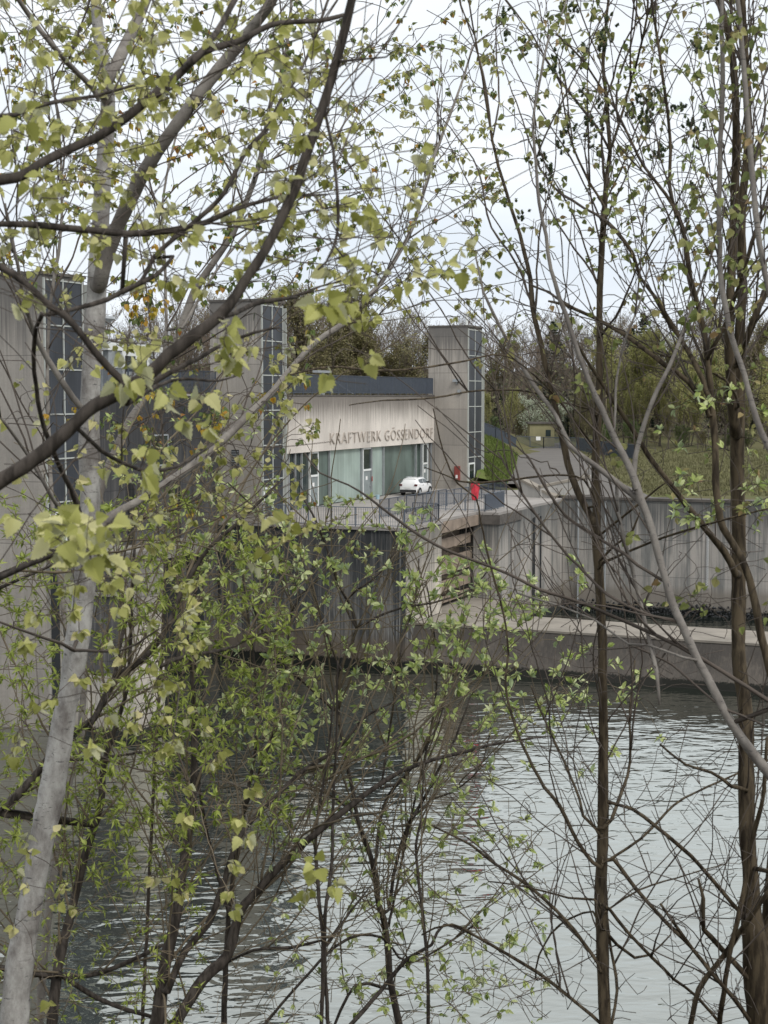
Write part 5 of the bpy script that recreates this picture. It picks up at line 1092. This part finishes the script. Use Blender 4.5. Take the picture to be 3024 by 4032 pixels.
T.trace([(3500, 4080, 60), (3330, 3000, 46), (3200, 2300, 36), (3080, 1880, 28), (3024, 1755, 26), (2997, 1701, 25), (2957, 1579, 24), (2930, 1471, 23), (2882, 1335, 22), (2855, 1200, 22), (2839, 1127, 21), (2832, 862, 20), (2836, 597, 19), (2846, 332, 18), (2842, 133, 17), (2839, -30, 16)], 7.4, 8, ground=1)
T.trace([(3200, 2300, 30), (3120, 1700, 26), (3060, 1300, 24), (3024, 1127, 23), (2992, 962, 22), (2965, 729, 22), (2939, 398, 21), (2912, 66, 18), (2900, -30, 17)], 7.5, 7.9)
T.shoots((2700, 0, 3060, 1700), 20, (.4, 1.3), (18, 40), .3, w=(8, 3))
T.fill((2700, -20, 3060, 1300), 90, (7.3, 8.4), .05, 'pop', (2, 5), rtip=.0011, droop=.5); T.fill((2800, 1400, 3060, 2500), 14, (7.4, 8.2), .042, 'pop', (1, 4), rtip=.001)
T.finish()

# ---- willows in the middle and below
T = Tree('willow_shrub', 'grey stemmed willow with bright leaf rosettes and olive catkins in the middle foreground', 'shrub', 1570, 11, B_DARK, B_TWIG2, L_WIL, 8, 9)
T.cm = L_YCAT
for a in ([(1572, 4080, 30), (1570, 4032, 29), (1537, 3861, 27), (1524, 3695, 27), (1511, 3616, 26), (1491, 3563, 23), (1474, 3430, 22), (1458, 3370, 20), (1411, 3231, 17), (1385, 3098, 15), (1351, 2933, 15), (1332, 2800, 14), (1328, 2673, 12), (1362, 2583, 12), (1404, 2474, 11), (1368, 2366, 10), (1325, 2288, 10), (1289, 2161, 9), (1229, 2022, 8), (1187, 1950, 6)],):
    T.trace(a, 11, 11.3, ground=1)
for a in ([(1505, 3600, 15), (1530, 3582, 15), (1550, 3450, 15), (1577, 3330, 15), (1617, 3231, 14), (1676, 3132, 13), (1743, 2999, 11), (1796, 2900, 9), (1850, 2750, 6)], [(1474, 3400, 14), (1481, 3377, 14), (1497, 3231, 13), (1530, 3132, 14), (1597, 3052, 13), (1663, 2966, 11), (1723, 2853, 9), (1760, 2700, 6)],
          [(1404, 2474, 9), (1362, 2366, 9), (1458, 2288, 9), (1524, 2227, 9), (1561, 2149, 8), (1603, 2071, 7)], [(1404, 2474, 9), (1482, 2432, 9), (1573, 2396, 9), (1663, 2381, 9), (1753, 2360, 8), (1856, 2318, 6), (1960, 2200, 5)], [(1325, 2794, 12), (1313, 2794, 12), (1271, 2752, 12), (1211, 2697, 13), (1121, 2625, 12), (1048, 2523, 11), (1000, 2396, 9), (960, 2300, 6)],
          [(1340, 2640, 8), (1229, 2306, 8), (1260, 2150, 6), (1300, 1990, 5)], [(1500, 3100, 10), (1530, 2900, 9), (1560, 2700, 9), (1579, 2553, 9), (1603, 2462, 8), (1633, 2366, 7), (1650, 2200, 5)], [(1617, 3231, 10), (1700, 3150, 9), (1780, 3120, 8), (1900, 3000, 6), (1960, 2700, 5)],
          [(1530, 3650, 12), (1600, 3300, 9), (1700, 2850, 8), (1720, 2600, 7), (1680, 2300, 5)], [(1411, 3231, 8), (1330, 3150, 9), (1160, 3060, 8), (1000, 2950, 6)], [(1550, 3900, 16), (1400, 3880, 12), (1300, 4080, 12)][::-1]):
    T.trace(a, 11.1, 11.5)
T.shoots((1000, 2100, 2100, 4032), 62, (.5, 1.8), (18, 45), .25, w=(8, 3))
T.shoots((1000, 2100, 2200, 4032), 70, (.3, .9), (20, 50), .2, w=(5, 3), minw=4)
T.fill((1050, 2200, 1850, 3000), 165, (10.4, 12.6), .064, 'oval', (7, 12), rtip=.0014, droop=-.25, stalk=.1, spread=1.0, catk=.2, wig=.4)
T.fill((1600, 2150, 2000, 2750), 50, (10.4, 12), .066, 'oval', (6, 11), rtip=.0014, droop=-.25, stalk=.1, catk=.2, wig=.4); T.fill((1560, 2000, 1720, 2170), 13, (10.6, 11.6), .07, 'oval', (6, 10), rtip=.0014, droop=-.1, stalk=.1)
T.fill((1850, 2200, 2320, 2900), 75, (10.4, 12), .066, 'oval', (6, 11), rtip=.0014, droop=-.2, stalk=.1, catk=.2, wig=.4); T.fill((2480, 2650, 60, 130), 12, (10.6, 11.4), .06, 'oval', (5, 9), gauss=True, droop=-.2, stalk=.1, maxd=6); T.fill((2350, 2850, 60, 90), 12, (10.6, 11.4), .06, 'oval', (5, 9), gauss=True, droop=-.2, stalk=.1, maxd=6)
T.fill((1000, 2800, 2100, 3350), 150, (10.4, 12), .062, 'oval', (5, 10), rtip=.0012, droop=-.1, stalk=.1, catk=.1, wig=.5); T.fill((1350, 3300, 2150, 4000), 100, (10.2, 12), .062, 'oval', (4, 8), rtip=.0012, stalk=.1, wig=.5)
T.fill((1250, 1950, 1500, 2350), 40, (10.6, 11.6), .05, 'oval', (3, 6), rtip=.0013, droop=-.3, stalk=.1, catk=1.0, wig=.25); T.fill((1000, 2200, 2300, 4032), 140, (10, 12.4), .05, 'oval', (0, 0), rtip=.0011, wig=.6)
T.finish()
T = Tree('willow_shrub', 'pair of thin upright willow stems below centre standing before the bright water', 'shrub', 1280, 10, B_DARK, B_TWIG2, L_WIL, 8, 10)
for a, g_ in (([(1266, 4080, 17), (1265, 4032, 16), (1272, 3728, 16), (1252, 3496, 14), (1245, 3264, 12), (1290, 2980, 9), (1320, 2700, 7)], 1), ([(1294, 4080, 17), (1292, 4032, 16), (1278, 3662, 15), (1305, 3397, 13), (1312, 3132, 12), (1325, 2933, 9), (1330, 2600, 6)], 1), ([(1688, 4080, 16), (1686, 4032, 15), (1683, 3795, 14), (1656, 3530, 13), (1637, 3330, 11), (1656, 3231, 9), (1670, 3000, 6)], 1),
              ([(1000, 4080, 12), (1320, 3728, 12), (1500, 3690, 11), (1620, 3790, 9), (1900, 3620, 8)], 0), ([(1340, 4080, 20), (1500, 3900, 19), (1600, 3780, 17), (1700, 3720, 14), (1750, 3640, 10), (1900, 3700, 8)], 1), ([(1290, 3720, 12), (1380, 3590, 10), (1450, 3500, 6)], 0), ([(1272, 3700, 10), (1150, 3730, 12), (1000, 3740, 12), (880, 3800, 9)], 0)):
    T.trace(a, 10, 10.3, ground=g_)
T.shoots((950, 3000, 2100, 4050), 42, (.5, 1.7), (20, 50), .2, w=(7, 3))
T.shoots((950, 3000, 2200, 4050), 42, (.3, .8), (20, 60), .1, w=(5, 3), minw=4)
T.fill((1000, 3300, 2200, 4060), 90, (9.5, 11), .05, 'oval', (3, 7), rtip=.0012, stalk=.1, wig=.5); T.fill((900, 3100, 2200, 4060), 200, (9.4, 11), .05, 'oval', (0, 0), rtip=.001, wig=.7)
T.finish()
T = Tree('willow_tree', 'leaning thick dark willow boughs sweeping up to the right from bottom left', 'tree', 650, 10, B_DARK, B_TWIG2, L_NAR, 9, 11)
for a in ([(600, 4080, 60), (617, 4032, 58), (650, 3795, 50), (696, 3596, 42), (729, 3363, 36), (762, 3131, 30), (765, 2866, 26), (760, 2700, 20), (740, 2500, 12)], [(680, 4080, 50), (690, 4032, 48), (796, 3861, 46), (895, 3761, 44), (942, 3596, 38), (1000, 3523, 34), (1133, 3377, 30), (1265, 3264, 28), (1398, 3158, 24), (1530, 3065, 20), (1663, 3005, 16), (1862, 2952, 12), (1961, 2926, 9), (2150, 2900, 6)],
          [(660, 3900, 34), (730, 3740, 30), (820, 3640, 26), (880, 3480, 22), (940, 3300, 20), (1060, 3160, 20), (1200, 3030, 18), (1330, 2950, 14), (1440, 2820, 10), (1560, 2760, 7)], [(200, 4080, 44), (230, 3800, 40), (290, 3550, 36), (340, 3350, 32), (400, 3150, 26), (410, 3000, 22), (500, 2700, 16), (520, 2300, 10)],
          [(0, 3200, 40), (99, 3098, 32), (166, 3019, 30), (232, 2933, 30), (332, 2853, 27), (371, 2828, 26), (464, 2663, 28), (564, 2596, 24), (663, 2464, 22), (729, 2298, 19), (829, 2152, 16), (928, 2066, 14), (1100, 1900, 8)], [(620, 2630, 16), (740, 2580, 15), (880, 2560, 13), (1010, 2500, 11), (1140, 2470, 8)], [(350, 2870, 14), (440, 2700, 16), (480, 2500, 16), (520, 2340, 15), (530, 2150, 10)],
          [(640, 3720, 16), (400, 3830, 20), (200, 3840, 26), (0, 3810, 24), (-80, 3800, 22)][::-1], [(230, 3830, 20), (330, 3900, 20), (450, 3960, 18), (650, 4020, 15), (800, 4080, 12)], [(200, 2990, 12), (340, 2990, 12), (500, 2970, 10), (700, 2950, 7)], [(-40, 2280, 20), (100, 2220, 16), (250, 2150, 12), (500, 2060, 10), (700, 2000, 9), (900, 1900, 6)], [(-40, 2330, 16), (150, 2250, 12), (260, 2200, 8)]):
    T.trace(a, 10, 10.6, ground=1 if a[0][1] > 4050 else False)
T.shoots((-50, 2000, 1300, 4050), 105, (.6, 2.4), (18, 50), .25, w=(8, 3), bend=.08)
T.shoots((-50, 2000, 1300, 4050), 105, (.4, 1.3), (20, 60), .1, w=(5, 3), minw=4, bend=.1)
T.fill((-40, 1950, 760, 3500), 640, (9.3, 11.6), .066, 'lance', (7, 13), rtip=.0012, along=.3, droop=0, stalk=.08, wig=.5, spread=.9)
T.fill((600, 2100, 1150, 3300), 290, (9.3, 11.6), .066, 'lance', (7, 13), rtip=.0012, along=.3, droop=0, stalk=.08, wig=.5, spread=.9)
T.fill((-40, 3300, 800, 4060), 240, (9.3, 11.2), .05, 'lance', (4, 9), rtip=.0012, along=.2, droop=0, stalk=.08, wig=.5)
T.fill((-40, 2000, 1200, 4060), 420, (9.3, 11.6), .05, 'lance', (0, 0), rtip=.001, wig=.7)
T.finish()
T = Tree('leafy_shrub', 'leafy bright green shrub mingling with the willow before the dark lower wall', 'shrub', 900, 10.5, B_DARK, B_TWIG2, L_WIL, 8, 12)
for a in ([(880, 4080, 26), (900, 3600, 20), (960, 3200, 16), (1010, 2900, 13), (1000, 2600, 10), (960, 2300, 7), (930, 2000, 5)], [(900, 3600, 16), (800, 3200, 12), (760, 2800, 10), (780, 2400, 7), (700, 2100, 5)], [(960, 3200, 10), (1100, 2800, 9), (1150, 2408, 8), (1229, 2306, 7), (1283, 2239, 6)]): T.trace(a, 10.8, 11.4, ground=1 if a[0][1] > 4050 else False)
T.shoots((600, 1900, 1300, 4050), 34, (.5, 1.8), (18, 45), .25, w=(7, 3))
T.fill((780, 1900, 1200, 3000), 130, (10.2, 12), .064, 'oval', (6, 11), rtip=.0012, droop=-.1, stalk=.1, wig=.4); T.fill((420, 1500, 1100, 2300), 80, (10.4, 12), .052, 'oval', (4, 8), rtip=.0012, droop=-.1, stalk=.1, wig=.4, maxd=4)
T.finish()
